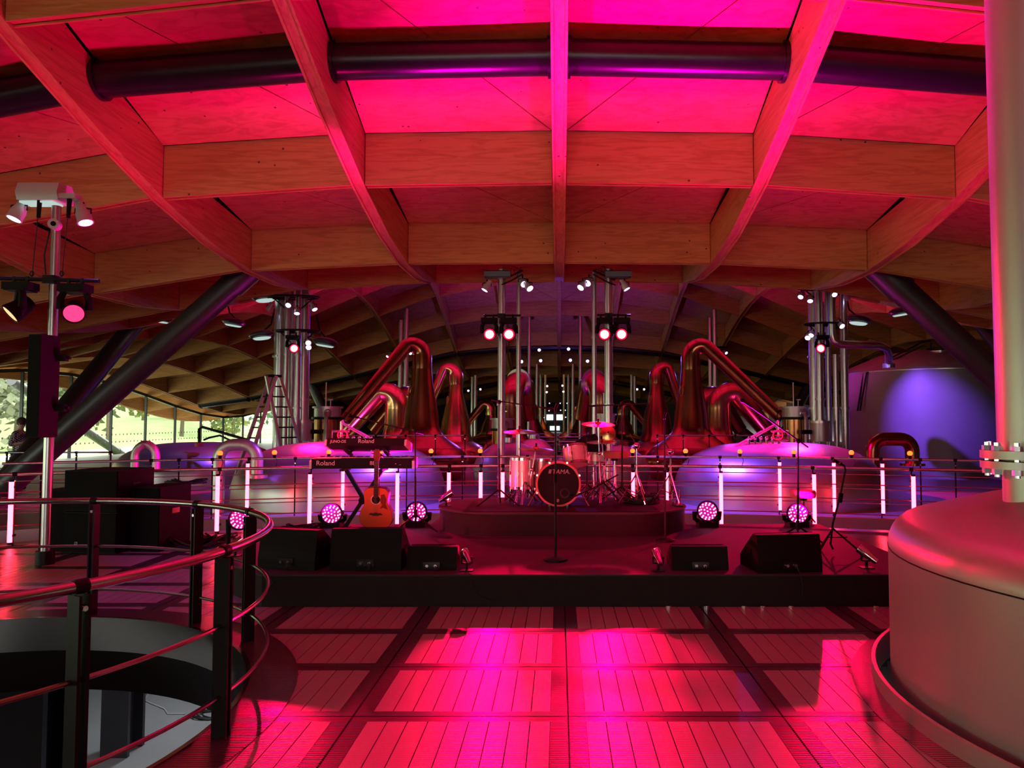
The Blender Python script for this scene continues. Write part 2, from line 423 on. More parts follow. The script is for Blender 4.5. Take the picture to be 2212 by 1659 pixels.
# walls
WX = -22.0
wl = struct(bpy.data.objects.new('window_1', None)); C.objects.link(wl); wl.location = (WX, 0, 0)
ys = [30.4 + 3.05 * i for i in range(-15, 13)]
for a, b in zip(ys, ys[1:]):
    za, zb = zroof(WX, a) + 0.05, zroof(WX, b) + 0.05
    me = MB().add([(0, a + 0.03, -0.3), (0, b - 0.03, -0.3), (0, b - 0.03, zb), (0, a + 0.03, za)], [(0, 1, 2, 3)])
    me.build('pane', 'glass', wl, smooth=False)
    MB().box((0.06, a, (za - 0.3) / 2), (0.12, 0.06, za + 0.3)).build('mullion', 'frameglass', wl, smooth=False)
    MB().add([(x, y, z + dz) for y, z in ((a, za), (b, zb)) for x in (-0.06, 0.1) for dz in (-0.14, 0.0)], [(0, 1, 5, 4), (2, 6, 7, 3), (0, 4, 6, 2), (1, 3, 7, 5)]).build('transom', 'frameglass', wl, smooth=False)
    dm = MB()
    for zz in (0.98, 0.62):
        for q in range(9): dm.box((0.012, a + 0.2 + q * 0.32, zz), (0.006, 0.07, 0.07))
    dm.build('dot_row', 'print_white', wl, smooth=False)['kind'] = 'stuff'
struct(MB().box((WX, 86.0, 1.2), (0.3, 45, 8)).build('wall_left', 'walldark', smooth=False))
struct(MB().box((23.0, 43, 1.5), (0.3, 124, 12)).build('wall_right', 'walldark', smooth=False))
wb = struct(bpy.data.objects.new('added_fill_window', None)); C.objects.link(wb); wb.location = (0, -18.2, 0)  # unseen window added behind the camera to let in daylight fill
for i in range(14):
    a = -9 + 15 * i / 14; b = -9 + 15 * (i + 1) / 14
    MB().add([(a + 0.03, 0, -0.3), (b - 0.03, 0, -0.3), (b - 0.03, 0, 3.85), (a + 0.03, 0, 3.85)], [(0, 1, 2, 3)]).build('pane', 'fill_window_glass', wb, smooth=False)
    MB().box((a, 0.05, 1.8), (0.06, 0.12, 4.2)).build('mullion', 'frameglass', wb, smooth=False)
struct(MB().box((-15.5, -18.2, 3.0), (13, 0.3, 8)).build('wall_back', 'walldark', smooth=False))
struct(MB().box((14.5, -18.2, 3.0), (17, 0.3, 8)).build('wall_back_right', 'walldark', smooth=False))
struct(MB().box((-1.5, -18.2, 5.4), (15, 0.3, 3.2)).build('wall_back_header', 'walldark', smooth=False))
# far end wall with its glowing gallery windows
fw = struct(MB().box((0, 104.2, 3.0), (46, 0.3, 16)).build('wall_far', 'walldark', smooth=False))
for (xa, xb, ya, yb) in ((1178, 1195, 895, 907), (1199, 1217, 895, 907), (1188, 1198, 920, 929), (1200, 1209, 920, 929)):
    p, q = P(xa, yb, 103.98), P(xb, ya, 103.98)
    MB().box(((p.x + q.x) / 2, 104.0, (p.z + q.z) / 2), (q.x - p.x, 0.08, q.z - p.z)).build('lit_window_pane', 'lit_window', fw, smooth=False)
MB().box((-0.3, 103.9, 4.9), (9, 0.5, 1.6)).build('wall_fascia', 'wood_x', fw, smooth=False)

# ------------------------------------------------------------ timber roof
BD = 0.78; GY = 3.2; ROWS = [7.8 + GY * i for i in range(-8, 31)]; COLS = [3.0 * i for i in range(-8, 9)]
mb = MB()
for j, y in enumerate(ROWS):
    for i, x in enumerate(COLS): mb.v.append((x, y, zroof(x, y) + BD + 0.09))
nC = len(COLS)
for j in range(len(ROWS) - 1):
    for i in range(nC - 1): mb.f.append((j * nC + i, j * nC + i + 1, (j + 1) * nC + i + 1, (j + 1) * nC + i))
ceiling = struct(mb.build('ceiling', 'roofdeck', smooth=False))
hw, lw, ld = 0.10, 0.068, 0.03
def lbeam(x, rows, name='long_beam'):
    prof = [(-hw, BD), (-hw, 0), (-lw, 0), (-lw, ld), (lw, ld), (lw, 0), (hw, 0), (hw, BD)]
    vs = []; fs = []; n = len(prof)
    for y in rows:
        z = zroof(x, y); vs += [(x + a, y, z + b) for a, b in prof]
    for j in range(len(rows) - 1): fs += [(j * n + k, j * n + (k + 1) % n, (j + 1) * n + (k + 1) % n, (j + 1) * n + k) for k in range(n)]
    fs += [tuple(range(n)), tuple(range((len(rows) - 1) * n, len(rows) * n))[::-1]]
    return MB().add(vs, fs)
for x in COLS:
    for a, b in ((0, 11), (10, 22), (21, len(ROWS))):
        fine = []
        for r0, r1 in zip(ROWS[a:b], ROWS[a + 1:b]): fine += [r0, (r0 + r1) / 2]
        fine.append(ROWS[b - 1])
        lbeam(x, fine).build('long_beam', 'wood_y', ceiling, smooth=False)
tb = []; rp = []
for j, y in enumerate(ROWS):
    for i in range(nC - 1):
        x0, x1 = COLS[i] + hw + 0.012, COLS[i + 1] - hw - 0.012
        za, zb = zroof(COLS[i], y) + 0.015, zroof(COLS[i + 1], y) + 0.015
        w, l, d = 0.075, 0.05, 0.028
        prof = [(-w, BD), (-w, 0), (-l, 0), (-l, d), (l, d), (l, 0), (w, 0), (w, BD)]; n = 8
        vs = [(x0, y + a, za + b) for a, b in prof] + [(x1, y + a, zb + b) for a, b in prof]
        fs = [(k, (k + 1) % n, n + (k + 1) % n, n + k) for k in range(n)] + [tuple(range(n))[::-1], tuple(range(n, 2 * n))]
        tb.append((abs(y) + 0.5 * abs(x0) + (60 if y < 3 else 0), vs, fs))
        if j + 1 < len(ROWS):
            yb = ROWS[j + 1]; g = 0.10
            c = [(COLS[i] + g, y + g), (COLS[i + 1] - g, y + g), (COLS[i + 1] - g, yb - g), (COLS[i] + g, yb - g)]
            zz = [zroof(COLS[i + (k in (1, 2))], (y, yb)[k > 1]) + BD for k in range(4)]
            q = [Vector((c[k][0], c[k][1], zz[k])) for k in range(4)]
            tris = ((0, 1, 2), (0, 2, 3)) if COLS[i] < 0 else ((0, 1, 3), (1, 2, 3))
            for tr_ in tris:
                pts = [q[k] for k in tr_]; ctr = sum(pts, Vector()) / 3
                pts = [ctr + (p - ctr) * (1 - 0.028 / max(0.2, (p - ctr).length)) for p in pts]
                vs = [tuple(p) for p in pts] + [(p.x, p.y, p.z + 0.04) for p in pts]
                rp.append((abs(y) + 0.5 * abs(x0) + (60 if y < 0 else 0), vs, [(0, 2, 1), (3, 4, 5), (0, 1, 4, 3), (1, 2, 5, 4), (2, 0, 3, 5)]))
for lst, nm, mt in ((tb, 'cross_beam', 'wood_x'), (rp, 'roof_panel', 'wood_p')):
    lst.sort(key=lambda q: q[0]); rest = MB()
    for i, (_, vs, fs) in enumerate(lst):
        if i < 295: MB().add(vs, fs).build(nm, mt, ceiling, smooth=False)
        else: rest.add(vs, fs)
    o = rest.build(nm + '_field', mt, ceiling, smooth=False); o['kind'] = 'stuff'
# dark round ring ducts threading the beams
def duct(y, dz, r, label, xs=range(-7, 8)):
    t = thing('ring_duct', label, 'duct', (0, y, 5))
    nodes = [Vector((3.0 * i, y, zroof(3.0 * i, y) + dz)) for i in xs]
    for a, b in zip(nodes, nodes[1:]):
        d = (b - a).normalized(); mb = MB()
        mb.cyl(a + d * 0.06, b - d * 0.06, r, n=28).cyl(a + d * 0.10, a + d * 0.15, r + 0.035, n=28).cyl(b - d * 0.15, b - d * 0.10, r + 0.035, n=28)
        mb.build('duct_section', 'duct', t, off=(0, y, 5))
    return t
duct(9.35, 0.62, 0.225, 'dark glossy round duct threading the timber beams above the stage floor')
duct(43.4, 0.1, 0.26, 'dark round duct crossing the timber vault behind the copper stills')
duct(78.0, 0.1, 0.26, 'dark round duct far down the hall beyond the lit poles')

# inclined columns
def strut(a, b, r, label, sleeve=0.0):
    a, b = Vector(a), Vector(b); t = thing('raking_column', label, 'column', a)
    MB().cyl((0, 0, 0), b - a, r, r, n=24).build('shaft', 'strut', t)
    d = (b - a).normalized()
    if sleeve: MB().cyl((b - a) - d * sleeve, (b - a), r * 1.12, n=24).build('sleeve', 'strut', t)
    MB().cyl(-d * 0.05, d * 0.5, r * 1.1, r * 1.1, n=24).build('foot_collar', 'strut', t)
    return t
strut((-11.5, 15.0, 0), (-5.9, 15.3, 5.3), 0.25, 'thick dark raking column rising from the deck past the column loudspeaker', 1.2)
strut((-11.7, 15.4, 0), (-12.35, 22.5, 5.3), 0.25, 'dark raking column leaning back toward the glass wall behind the loudspeaker pole', 1.2)
strut((11.5, 15.0, 0), (5.95, 15.0, 5.3), 0.27, 'thick dark raking column crossing in front of the violet lit tank', 1.4)
strut((11.8, 15.4, 0), (12.3, 22.0, 4.9), 0.25, 'dark raking column leaning back beside the violet lit tank')
strut((-12.6, 43.4, 0), (-14.8, 43.4, 4.6), 0.28, 'dark raking column behind the pipe cluster and condenser near the ladder')
strut((12.6, 43.4, 0), (15.0, 43.4, 4.6), 0.28, 'dark raking column behind the right hand condenser and big tank')
strut((-10.2, 36.5, 0), (-7.8, 37.0, 2.0), 0.24, 'short dark raking brace behind the copper elbow necks by the glass wall')
strut((10.4, 36.5, 0), (8.0, 37.0, 2.0), 0.24, 'short dark raking brace behind the copper elbow necks away from the glass')
strut((-27.0, 46.0, -0.4), (-26.5, 36.0, 3.6), 0.24, 'grey raking column standing outside the glass wall')

# outdoors
mb = MB(); nx, ny = 26, 26
for i in range(nx):
    for j in range(ny):
        x = -22.5 - 90 * i / (nx - 1); y = -30 + 190 * j / (ny - 1)
        h = max(0, (-x - 36)); mb.v.append((x, y, -0.45 + 0.16 * h + 0.5 * math.sin(x * 0.3 + y * 0.17) * min(1, h / 10)))
for i in range(nx - 1):
    for j in range(ny - 1): mb.f.append((i * ny + j, (i + 1) * ny + j, (i + 1) * ny + j + 1, i * ny + j + 1))
struct(mb.build('ground', 'grass'))
MB().prism([(-24.0, -20), (-22.6, -20), (-22.6, 120), (-24.0, 120)], -0.5, -0.36).build('path', 'road', smooth=False)['kind'] = 'structure'
MB().prism([(-33, -20), (-29, -20), (-29, 120), (-33, 120)], -0.5, -0.40).build('road', 'road', smooth=False)['kind'] = 'structure'
def tree_proto(leaf, seed, h, w):
    rnd = random.Random(seed)
    cr = MB()
    blobs = [(rnd.uniform(-0.5, 0.5) * w, rnd.uniform(-0.5, 0.5) * w, h * rnd.uniform(0.18, 0.92), w * rnd.uniform(0.22, 0.42)) for _ in range(11)]
    for q in range(1700):
        bx, by, bz, br = rnd.choice(blobs)
        d = Vector((rnd.gauss(0, 1), rnd.gauss(0, 1), rnd.gauss(0, 1))).normalized() * br * rnd.uniform(0.6, 1.05)
        u = Vector((rnd.gauss(0, 1), rnd.gauss(0, 1), rnd.gauss(0, 1))).normalized(); v = u.orthogonal().normalized(); s = rnd.uniform(0.22, 0.45)
        c = Vector((bx, by, bz)) + d
        cr.add([c + u * s, c + v * s * 0.6, c - u * s, c - v * s * 0.6], [(0, 1, 2, 3)])
    tk = MB().tube([(0, 0, 0), (0.1, 0.05, h * 0.35), (0, 0.1, h * 0.8)], [0.22, 0.16, 0.05], 8)
    for q in range(6):
        a = rnd.uniform(0, 6.28); z = h * rnd.uniform(0.3, 0.6)
        tk.tube([(0.05, 0.05, z), (math.cos(a) * w * 0.3, math.sin(a) * w * 0.3, z + h * 0.2)], [0.08, 0.03], 6)
    return cr, tk
TK = [('leaf_green', 1, 13.0, 8.5, 'dark green broad tree beyond the glass wall'), ('leaf_lime', 2, 9.0, 7.5, 'yellow green leafy tree beyond the glass wall'),
      ('leaf_olive', 3, 14.0, 7.0, 'olive brown tall tree beyond the glass wall'), ('leaf_gold', 4, 6.0, 6.0, 'golden autumn bush beyond the glass wall')]
protos = []
spots_t = []
for r, (xx, n) in enumerate(((-37, 6), (-50, 7), (-64, 7), (-80, 7))):
    for q in range(n): spots_t.append((xx + random.uniform(-1.5, 1.5), 26 + r * 6 + q * (12.5 + r * 1.5) + random.uniform(-1, 1)))
for q, (x, y) in enumerate(spots_t):
    kind = (q * 7 + q // 3) % 4
    lf, sd, h, w, lab = TK[kind]
    z = -0.5 + 0.16 * max(0, -x - 36)
    if len([1 for p in protos if p[0] == kind]) == 0:
        t = thing('tree', lab, 'tree', (x, y, z), 0, 'trees beyond the glass wall')
        cr, tk = tree_proto(lf, sd, h, w); cr.build('crown', lf, t, smooth=False); tk.build('trunk', 'bark', t); protos.append((kind, t))
    else:
        t = dup([p[1] for p in protos if p[0] == kind][0], (x, y, z), random.uniform(0, 6))
    t.scale = (1, 1, 1 + random.uniform(-0.2, 0.25)); t['label'] = lab

# ============================================================ VESSELS, STILLS, PIPES
def vessel(name, label, loc, R=2.18, zs=0.86, ztop=1.30, seam=True, group=None, dome=False):
    t = thing(name, label, 'tank', (loc[0], loc[1], 0), 0, group)
    rr = 0.20
    MB().lathe([(R - 0.02, -0.6), (R, -0.3), (R, zs)], 72).build('shell', 'dome_steel' if dome else 'steel', t)
    prof = [(R, zs)] + [(R - rr + rr * math.cos(a), zs + 0.02 + rr * math.sin(a)) for a in [0, 0.25, 0.5, 0.75, 1.0, 1.2]]
    e = prof[-1]; prof += [(e[0] * (1 - q), e[1] + (ztop - e[1]) * (1 - (1 - q) ** 1.35)) for q in (0.1, 0.25, 0.45, 0.65, 0.85)] + [(0, ztop)]
    if dome: prof = [(R * math.cos(a) ** 0.62, zs + (ztop - zs) * math.sin(a) ** 0.9) for a in [q * pi / 44 for q in range(22)]] + [(0, ztop)]
    MB().lathe(prof, 72).build('lid', 'dome_steel' if dome else 'steel', t)
    if seam: MB().ring((0, 0), R - 0.01, R + 0.004, zs - 0.004, zs + 0.004, n=72).build('seam', 'black_steel', t)
    return t
v = vessel('steel_vessel', 'large brushed steel tank with sloping lid in the deck opening beside the stage', TANK, R=2.17, zs=0.86, ztop=1.52)
vessel('steel_vessel', 'steel vessel with a pink and violet lit dome behind the keyboards', (-4.65, 16.0), ztop=1.25, zs=0.18, seam=False, dome=True)
vessel('steel_vessel', 'steel vessel with a bright pink lit dome behind the bar stool', (4.65, 16.0), ztop=1.23, zs=0.18, seam=False, dome=True)
vessel('steel_vessel', 'steel vessel with a violet lit dome near the glass wall', (-10.2, 21.2), ztop=1.08, zs=0.2, seam=False, dome=True)
# big vertical pipe with bolted flange on the near tank
pp = Vector((2.93, 4.62, 1.12))
t = thing('riser_pipe', 'wide vertical steel pipe bolted on the lid of the large tank', 'pipe', pp)
MB().cyl((0, 0, 0), (0, 0, 0.46), 0.17, n=40).build('stub', 'satin', t)
MB().cyl((0, 0, 0.36), (0, 0, 6.0), 0.195, n=40).build('shaft', 'satin', t)
fl = MB().cyl((0, 0, 0.30), (0, 0, 0.345), 0.29, n=48).cyl((0, 0, 0.36), (0, 0, 0.41), 0.29, n=48).build('flange', 'satin', t)
for q in range(12):
    a = q * pi / 6 + 0.15; x, y = 0.25 * math.cos(a), 0.25 * math.sin(a)
    MB().cyl((x, y, 0.25), (x, y, 0.46), 0.016, n=8).cyl((x, y, 0.41), (x, y, 0.44), 0.03, n=6).cyl((x, y, 0.265), (x, y, 0.30), 0.03, n=6).build('bolt', 'chrome', fl)

def still(name, label, loc, R, prof, zt, r0, r1, arm, window=True, m='copper', group=None, flange=False):
    """pot and tapering neck (prof), swan neck at zt and a lyne arm running to the offset arm"""
    t = thing(name, label, 'still', (loc[0], loc[1], 0), 0, group)
    MB().lathe(prof, 40).build('pot', m, t)
    a = Vector(arm); hd = Vector((a.x, a.y, 0)).normalized(); el = r0 * 1.15
    pts = [Vector((0, 0, prof[-1][1])), Vector((0, 0, zt - el * 0.4))]
    for q in range(1, 8):
        w = q / 7 * (pi * 0.62); pts.append(Vector((0, 0, zt - el * 0.4)) + hd * el * (1 - math.cos(w)) + Vector((0, 0, el * math.sin(w))))
    n0 = len(pts); pts.append(a)
    rad = [r0] * 2 + [r0 + (r1 * 1.25 - r0) * q / 7 for q in range(1, 8)] + [r1]
    MB().tube(pts, rad, 20).build('lyne_arm', m, t)
    if window:
        zc = prof[-1][1] * 0.80; rr = None
        for (ra, za), (rb, zb) in zip(prof, prof[1:]):
            if za <= zc <= zb: rr = ra + (rb - ra) * (zc - za) / (zb - za)
        for s, ang in ((1, -pi * 0.80), (1, -pi * 0.62)):
            for dz in (0, -0.45):
                c = Vector((math.cos(ang) * (rr + 0.03), math.sin(ang) * (rr + 0.03), zc + dz)); tx = Vector((-math.sin(ang), math.cos(ang), 0))
                MB().tube([c + tx * 0.06 * math.cos(w) + Vector((0, 0, 0.15 * math.sin(w))) for w in [q * pi / 6 for q in range(12)]], 0.014, 6, True).build('sight_window', 'brass', t)
            break
    if flange:
        p, q_ = pts[-4], pts[-3]; d = (q_ - p).normalized()
        MB().cyl(p, p + d * 0.08, r0 * 1.25, n=24).build('flange', 'pipe', t)
    return t
def prof_onion(R, zneck, rneck, ztop, rtop):
    return [(R * 0.85, 0), (R, zneck * 0.30), (R * 0.97, zneck * 0.48), (R * 0.80, zneck * 0.68), (R * 0.55, zneck * 0.85), (rneck * 1.12, zneck), (rneck, zneck * 1.12), (rneck * 0.93, zneck + 0.3 * (ztop - zneck)), (rtop * 1.1, zneck + 0.8 * (ztop - zneck)), (rtop, ztop)]
p = P(912, 760, 22); e = P(745, 908, 21)
still('copper_still', 'tall copper still with neck lit pink beside the left pipe cluster', (p.x, 22), 1.4, prof_onion(1.4, 1.35, 0.52, p.z - 0.5, 0.29), p.z, 0.29, 0.17, (e.x - p.x, -1.0, e.z))
p = P(1492, 762, 22); e = P(1690, 905, 21)
still('copper_still', 'tall copper still with arm sloping down toward the big violet lit tank', (p.x, 22), 1.4, prof_onion(1.4, 1.35, 0.52, p.z - 0.5, 0.29), p.z, 0.29, 0.17, (e.x - p.x, -1.0, e.z))
p = P(985, 806, 30); e = P(915, 905, 30)
still('copper_still', 'slim golden copper still behind the pink necked one', (p.x, 30), 1.3, prof_onion(1.3, 1.0, 0.6, p.z - 0.45, 0.27), p.z, 0.30, 0.17, (e.x - p.x, 0, e.z), m='copper_light')
p = P(1418, 804, 30); e = P(1478, 905, 30)
still('copper_still', 'slim dark copper still with oval sight windows behind the drum kit', (p.x, 30), 1.3, prof_onion(1.3, 1.0, 0.6, p.z - 0.45, 0.27), p.z, 0.30, 0.17, (e.x - p.x, 0, e.z))
for sx, px, ex, lab in ((-1, 858, 735, 'stout copper still with wide elbow neck behind the keyboards'), (1, 1552, 1668, 'stout copper still with wide elbow neck behind the boom microphone')):
    p = P(px, 862, 27); e = P(ex, 945, 27)
    still('spirit_still', lab, (p.x, 27), 1.1, [(1.0, 0), (1.1, 0.3), (0.9, 0.7), (0.55, 1.0), (0.44, 1.5), (0.42, p.z - 0.35)], p.z - 0.05, 0.42, 0.3, (e.x - p.x, 0, e.z), False, 'copper_light' if sx < 0 else 'copper')
for sx, px, ex, lab in ((-1, 900, 805, 'copper elbow neck still half hidden by its stout neighbour near the glass wall'), (1, 1516, 1600, 'copper elbow neck still half hidden by its stout neighbour near the big tank')):
    p = P(px, 866, 33); e = P(ex, 930, 33)
    still('spirit_still', lab, (p.x, 33), 1.1, [(1.0, 0), (1.1, 0.3), (0.9, 0.7), (0.6, 1.0), (0.5, 1.5), (0.46, p.z - 0.35)], p.z - 0.05, 0.46, 0.3, (e.x - p.x, 0, e.z), False)
for px, ex, lab in ((1106, 1140, 'flanged violet lit still behind the overhead drum microphone near the floor toms'), (1298, 1262, 'flanged violet lit still behind the raised cymbal')):
    p = P(px, 838, 28); e = P(ex, 905, 29)
    still('flanged_still', lab, (p.x, 28), 1.2, [(1.1, 0), (1.2, 0.35), (1.0, 0.8), (0.6, 1.05), (0.5, 1.3), (0.45, p.z - 0.6)], p.z - 0.1, 0.45, 0.36, (e.x - p.x, 1.0, e.z), False, flange=True)
for i, (px, py, d) in enumerate(((1150, 880, 42), (1258, 878, 42), (1060, 880, 46), (1345, 880, 46), (1165, 890, 58), (1242, 889, 58))):
    p = P(px, py, d); s = -1 if px < 1205 else 1
    lab = ['dark', 'dark', 'brown', 'brown', 'small distant', 'small distant'][i] + ' copper still ' + ['beside the centre aisle before the lit end windows', 'beside the centre aisle before the lit end windows', 'behind the slim golden still and its brass arm', 'behind the slim sight window still', 'far down the aisle by the lit end windows', 'far down the aisle by the lit end windows'][i]
    still('copper_still', lab, (p.x, d), 1.3, prof_onion(1.3, 1.0, 0.62, p.z - 0.45, 0.3), p.z, 0.32, 0.2, (s * 1.8, 0, 1.0), False, 'copper_light' if i in (2, 3) else 'copper', group='distant stills along the aisle')
# violet lit low onion pots seen through the rails
for px, py, d, lab in ((1155, 947, 23.5, 'violet lit rounded pot lid behind the floor toms'), (1100, 955, 19.2, 'pink lit rounded pot side behind the cymbal stands'), (1325, 960, 19.4, 'dim pink rounded pot lid behind the drum stool')):
    p = P(px, py, d); t = thing('still_pot', lab, 'still', (p.x, d, 0))
    R = 0.7 if d > 23 else 0.95; MB().lathe([(R * 0.9, 0), (R, p.z * 0.4), (R * 0.85, p.z * 0.7), (R * 0.45, p.z * 0.95), (0.14, p.z), (0.12, p.z + 0.06), (0, p.z + 0.06)], 36).build('pot', 'satin', t)
    MB().cyl((0, 0, p.z), (0, 0, p.z + 0.12), 0.16, n=16).build('hatch', 'pipe', t)

# condensers
def condenser(px, py, d, w, h, lab, sx):
    p = P(px, py, d); t = thing('condenser', lab, 'condenser', (p.x, d, 0))
    zt = p.z; zm = zt - 0.28
    MB().cyl((0, 0, zm), (0, 0, zt), w, n=32).cyl((0, 0, zt - 0.02), (0, 0, zt + 0.03), w + 0.05, n=32).build('cap_drum', 'satin', t)
    MB().cyl((0, 0, 0.95), (0, 0, zm), w * 0.97, n=32).build('copper_drum', 'copper', t)
    MB().cyl((0, 0, zm - 0.05), (0, 0, zm + 0.02), w + 0.07, n=32).build('clamp_ring', 'black_steel', t)
    MB().cyl((0, 0, 0), (0, 0, 0.97), w * 0.7, n=24).build('lower_drum', 'copper_light', t)
    MB().tube([(0.12, -w * 0.7, zt - 0.16), (0.12, -w - 0.12, zt - 0.16), (0.12, -w - 0.15, zt - 0.3), (0.12, -w - 0.15, 0.6)], 0.055, 12).build('drain_pipe', 'pipe', t)
    MB().tube([(0.12 + 0.1 * math.cos(a), -w - 0.02, zt - 0.16 + 0.1 * math.sin(a)) for a in [q * pi / 6 for q in range(12)]], 0.022, 6, True).build('pipe_flange', 'pipe', t)
    MB().cyl((-0.05, 0, zt), (-0.05, 0, zt + 0.7), 0.018, n=8).cyl((0.08, 0, zt), (0.08, 0, zt + 0.22), 0.015, n=8).box((0.08, 0, zt + 0.22), (0.1, 0.1, 0.03)).build('vent_rod', 'pipe', t)
    MB().tube([(-w - 0.02, 0, zt), (-w - 0.14, 0, zt), (-w - 0.14, 0, 1.0), (-w, 0, 1.0)], 0.012, 6).build('handrail', 'black_steel', t)
    return t
condenser(708, 880, 20.7, 0.36, 1, 'copper condenser drum with steel cap between the ladder and the keyboards', -1)
condenser(1718, 880, 20.7, 0.36, 1, 'dark copper condenser drum beside the right pipe cluster', 1)
condenser(1085, 905, 21.2, 0.30, 1, 'narrow copper condenser drum behind the floor toms', -1)
condenser(1308, 895, 24, 0.30, 1, 'narrow steel capped condenser drum behind the raised cymbal', 1)

# vertical pipes and light poles
def vpipe(px, d, r, ytop=None, ztop=None, lab='', grp=None, m='pipe', zb=0.0):
    x = P(px, 906, d).x
    zt = ztop if ztop is not None else (P(px, ytop, d).z if ytop is not None else zroof(x, d) + 0.08)
    t = thing('vertical_pipe', lab, 'pipe', (x, d, zb), 0, grp)
    MB().cyl((0, 0, 0), (0, 0, zt - zb), r, n=20).build('shaft', m, t)
    for z in (0.0, 0.55, 2.0, 3.4):
        if z < zt - 0.3: MB().cyl((0, 0, z), (0, 0, z + 0.05), r * 1.3, n=20).build('pipe_collar', m, t)
    return t
CL = 'pipes of the left cluster'; CR = 'pipes of the right cluster'
vpipe(602, 20.0, 0.15, lab='thick vertical steel pipe rising behind the step ladder', grp=CL)
vpipe(616, 19.4, 0.06, lab='thin vertical steel pipe between the ladder and the red lamp', grp=CL)
vpipe(628, 20.3, 0.08, lab='medium vertical steel pipe behind the red lamp near the ladder', grp=CL)
vpipe(641, 19.6, 0.08, lab='medium pink lit vertical pipe under the red lamp', grp=CL)
vpipe(654, 20.0, 0.15, zb=1.68, lab='thick vertical pipe lit red on its side beside the condenser', grp=CL)
vpipe(1762, 20.2, 0.15, lab='thick vertical pipe with a red edge beside the right condenser', grp=CR)
vpipe(1772, 19.5, 0.10, zb=1.68, lab='vertical pipe right under the red lamp near the big tank', grp=CR)
vpipe(1791, 20.2, 0.07, lab='thin vertical pipe in the middle of the right pipe cluster', grp=CR)
vpipe(1807, 19.6, 0.07, ytop=765, lab='thin vertical pipe with bent foot in the right pipe cluster', grp=CR)
vpipe(1826, 19.8, 0.10, lab='violet edged vertical pipe standing nearest the big tank', grp=CR)
# bent pipe from the cluster down on the big tank
q = [P(1797, 600, 19.4), P(1797, 720, 19.4), P(1800, 735, 19.4), P(1812, 743, 19.4), P(1900, 746, 19.6), P(1915, 752, 19.8), P(1920, 765, 20), P(1920, 785, 20.4)]
t = thing('bent_pipe', 'bent violet lit pipe dropping onto the big tank roof', 'pipe', q[-1]); MB().tube(q, 0.10, 14).build('pipe_run', 'pipe', t, off=q[-1])
MB().cyl(q[-1], q[-1] + Vector((0, 0, -0.12)), 0.16, n=16).build('flange', 'pipe', t, off=q[-1])
for s, px, lab in ((-1, 654, 'drum shaped steel filter pot under the thick pink pipe beside the ladder'), (1, 1772, 'drum shaped steel filter pot under the thick pipe beside the right condenser')):
    fd = 20.0 if s < 0 else 19.5; p = P(px, 905, fd); t = thing('filter_pot', lab, 'filter', (p.x, fd, 0))
    MB().cyl((0, 0, 1.15), (0, 0, p.z - 0.1), 0.24, n=28).build('pot', 'satin', t); MB().cyl((0, 0, p.z - 0.1), (0, 0, p.z - 0.04), 0.29, n=28).build('rim', 'pipe', t)
    for a in range(3): MB().cyl((0.18 * math.cos(a * 2.1), 0.18 * math.sin(a * 2.1), 0), (0.18 * math.cos(a * 2.1), 0.18 * math.sin(a * 2.1), 1.2), 0.03, n=8).build('leg', 'pipe', t)
    MB().tube([(-0.24 * s, 0, 1.4), (-0.5 * s, 0, 1.4)], 0.06, 10).build('branch', 'black_steel', t)
# centre poles
vpipe(1083, 15.0, 0.075, lab='tall steel pole behind the floor toms carrying two red lamps')
vpipe(1120, 15.4, 0.05, lab='slim steel pole behind the hanging cymbal lit red below')
vpipe(1284, 15.4, 0.05, lab='slim steel pole between the drum kit and the thick red pole')
vpipe(1315, 15.0, 0.085, lab='thick steel pole behind the drum stool lit bright red')
FP = 'slender poles along the far aisle'
for i, (px, d, r) in enumerate(((1143, 40, .10), (1160, 46, .10), (1168, 52, .09), (1178, 60, .09), (1254, 40, .10), (1238, 46, .10), (1228, 52, .09), (1218, 60, .09), (864, 38, .12), (876, 37, .12), (1536, 38, .12), (1546, 37, .12), (1020, 50, .1), (1027, 49, .1), (1372, 50, .1), (1365, 49, .1))):
    vpipe(px, d, r, lab='slender steel pole along the far aisle between the stills' if i < 8 else 'slender steel pole rising behind the copper stills', grp=FP)

# inverted U pipes
def upipe(x0, x1, ytop, d, r, m, lab, zb=0.0):
    a, b = P(x0, ytop, d), P(x1, ytop, d); h = 0.28; pts = [(a.x, d, zb)]
    for q in range(7): w = q / 6 * pi / 2; pts.append((a.x + h * (1 - math.cos(w)), d, a.z - h + h * math.sin(w)))
    for q in range(7): w = q / 6 * pi / 2; pts.append((b.x - h + h * math.sin(w), d, b.z - h + h * math.cos(w)))
    pts.append((b.x, d, b.z - h - 0.3))
    t = thing('vent_pipe', lab, 'pipe', (a.x, d, zb)); MB().tube(pts, r, 16).build('pipe_bend', m, t, off=(a.x, d, zb))
    MB().cyl((b.x, d, b.z - h - 0.34), (b.x, d, b.z - h - 0.28), r * 1.7, n=16).build('flange', m, t, off=(a.x, d, zb))
upipe(292, 338, 958, 16.6, 0.085, 'satin', 'violet lit inverted U vent pipe beside the loudspeaker stack')
upipe(473, 556, 960, 13.95, 0.11, 'satin', 'red edged inverted U vent pipe in front of the ladder')
upipe(1884, 1970, 948, 17.5, 0.16, 'copper', 'thick dark copper inverted U pipe in front of the big tank')
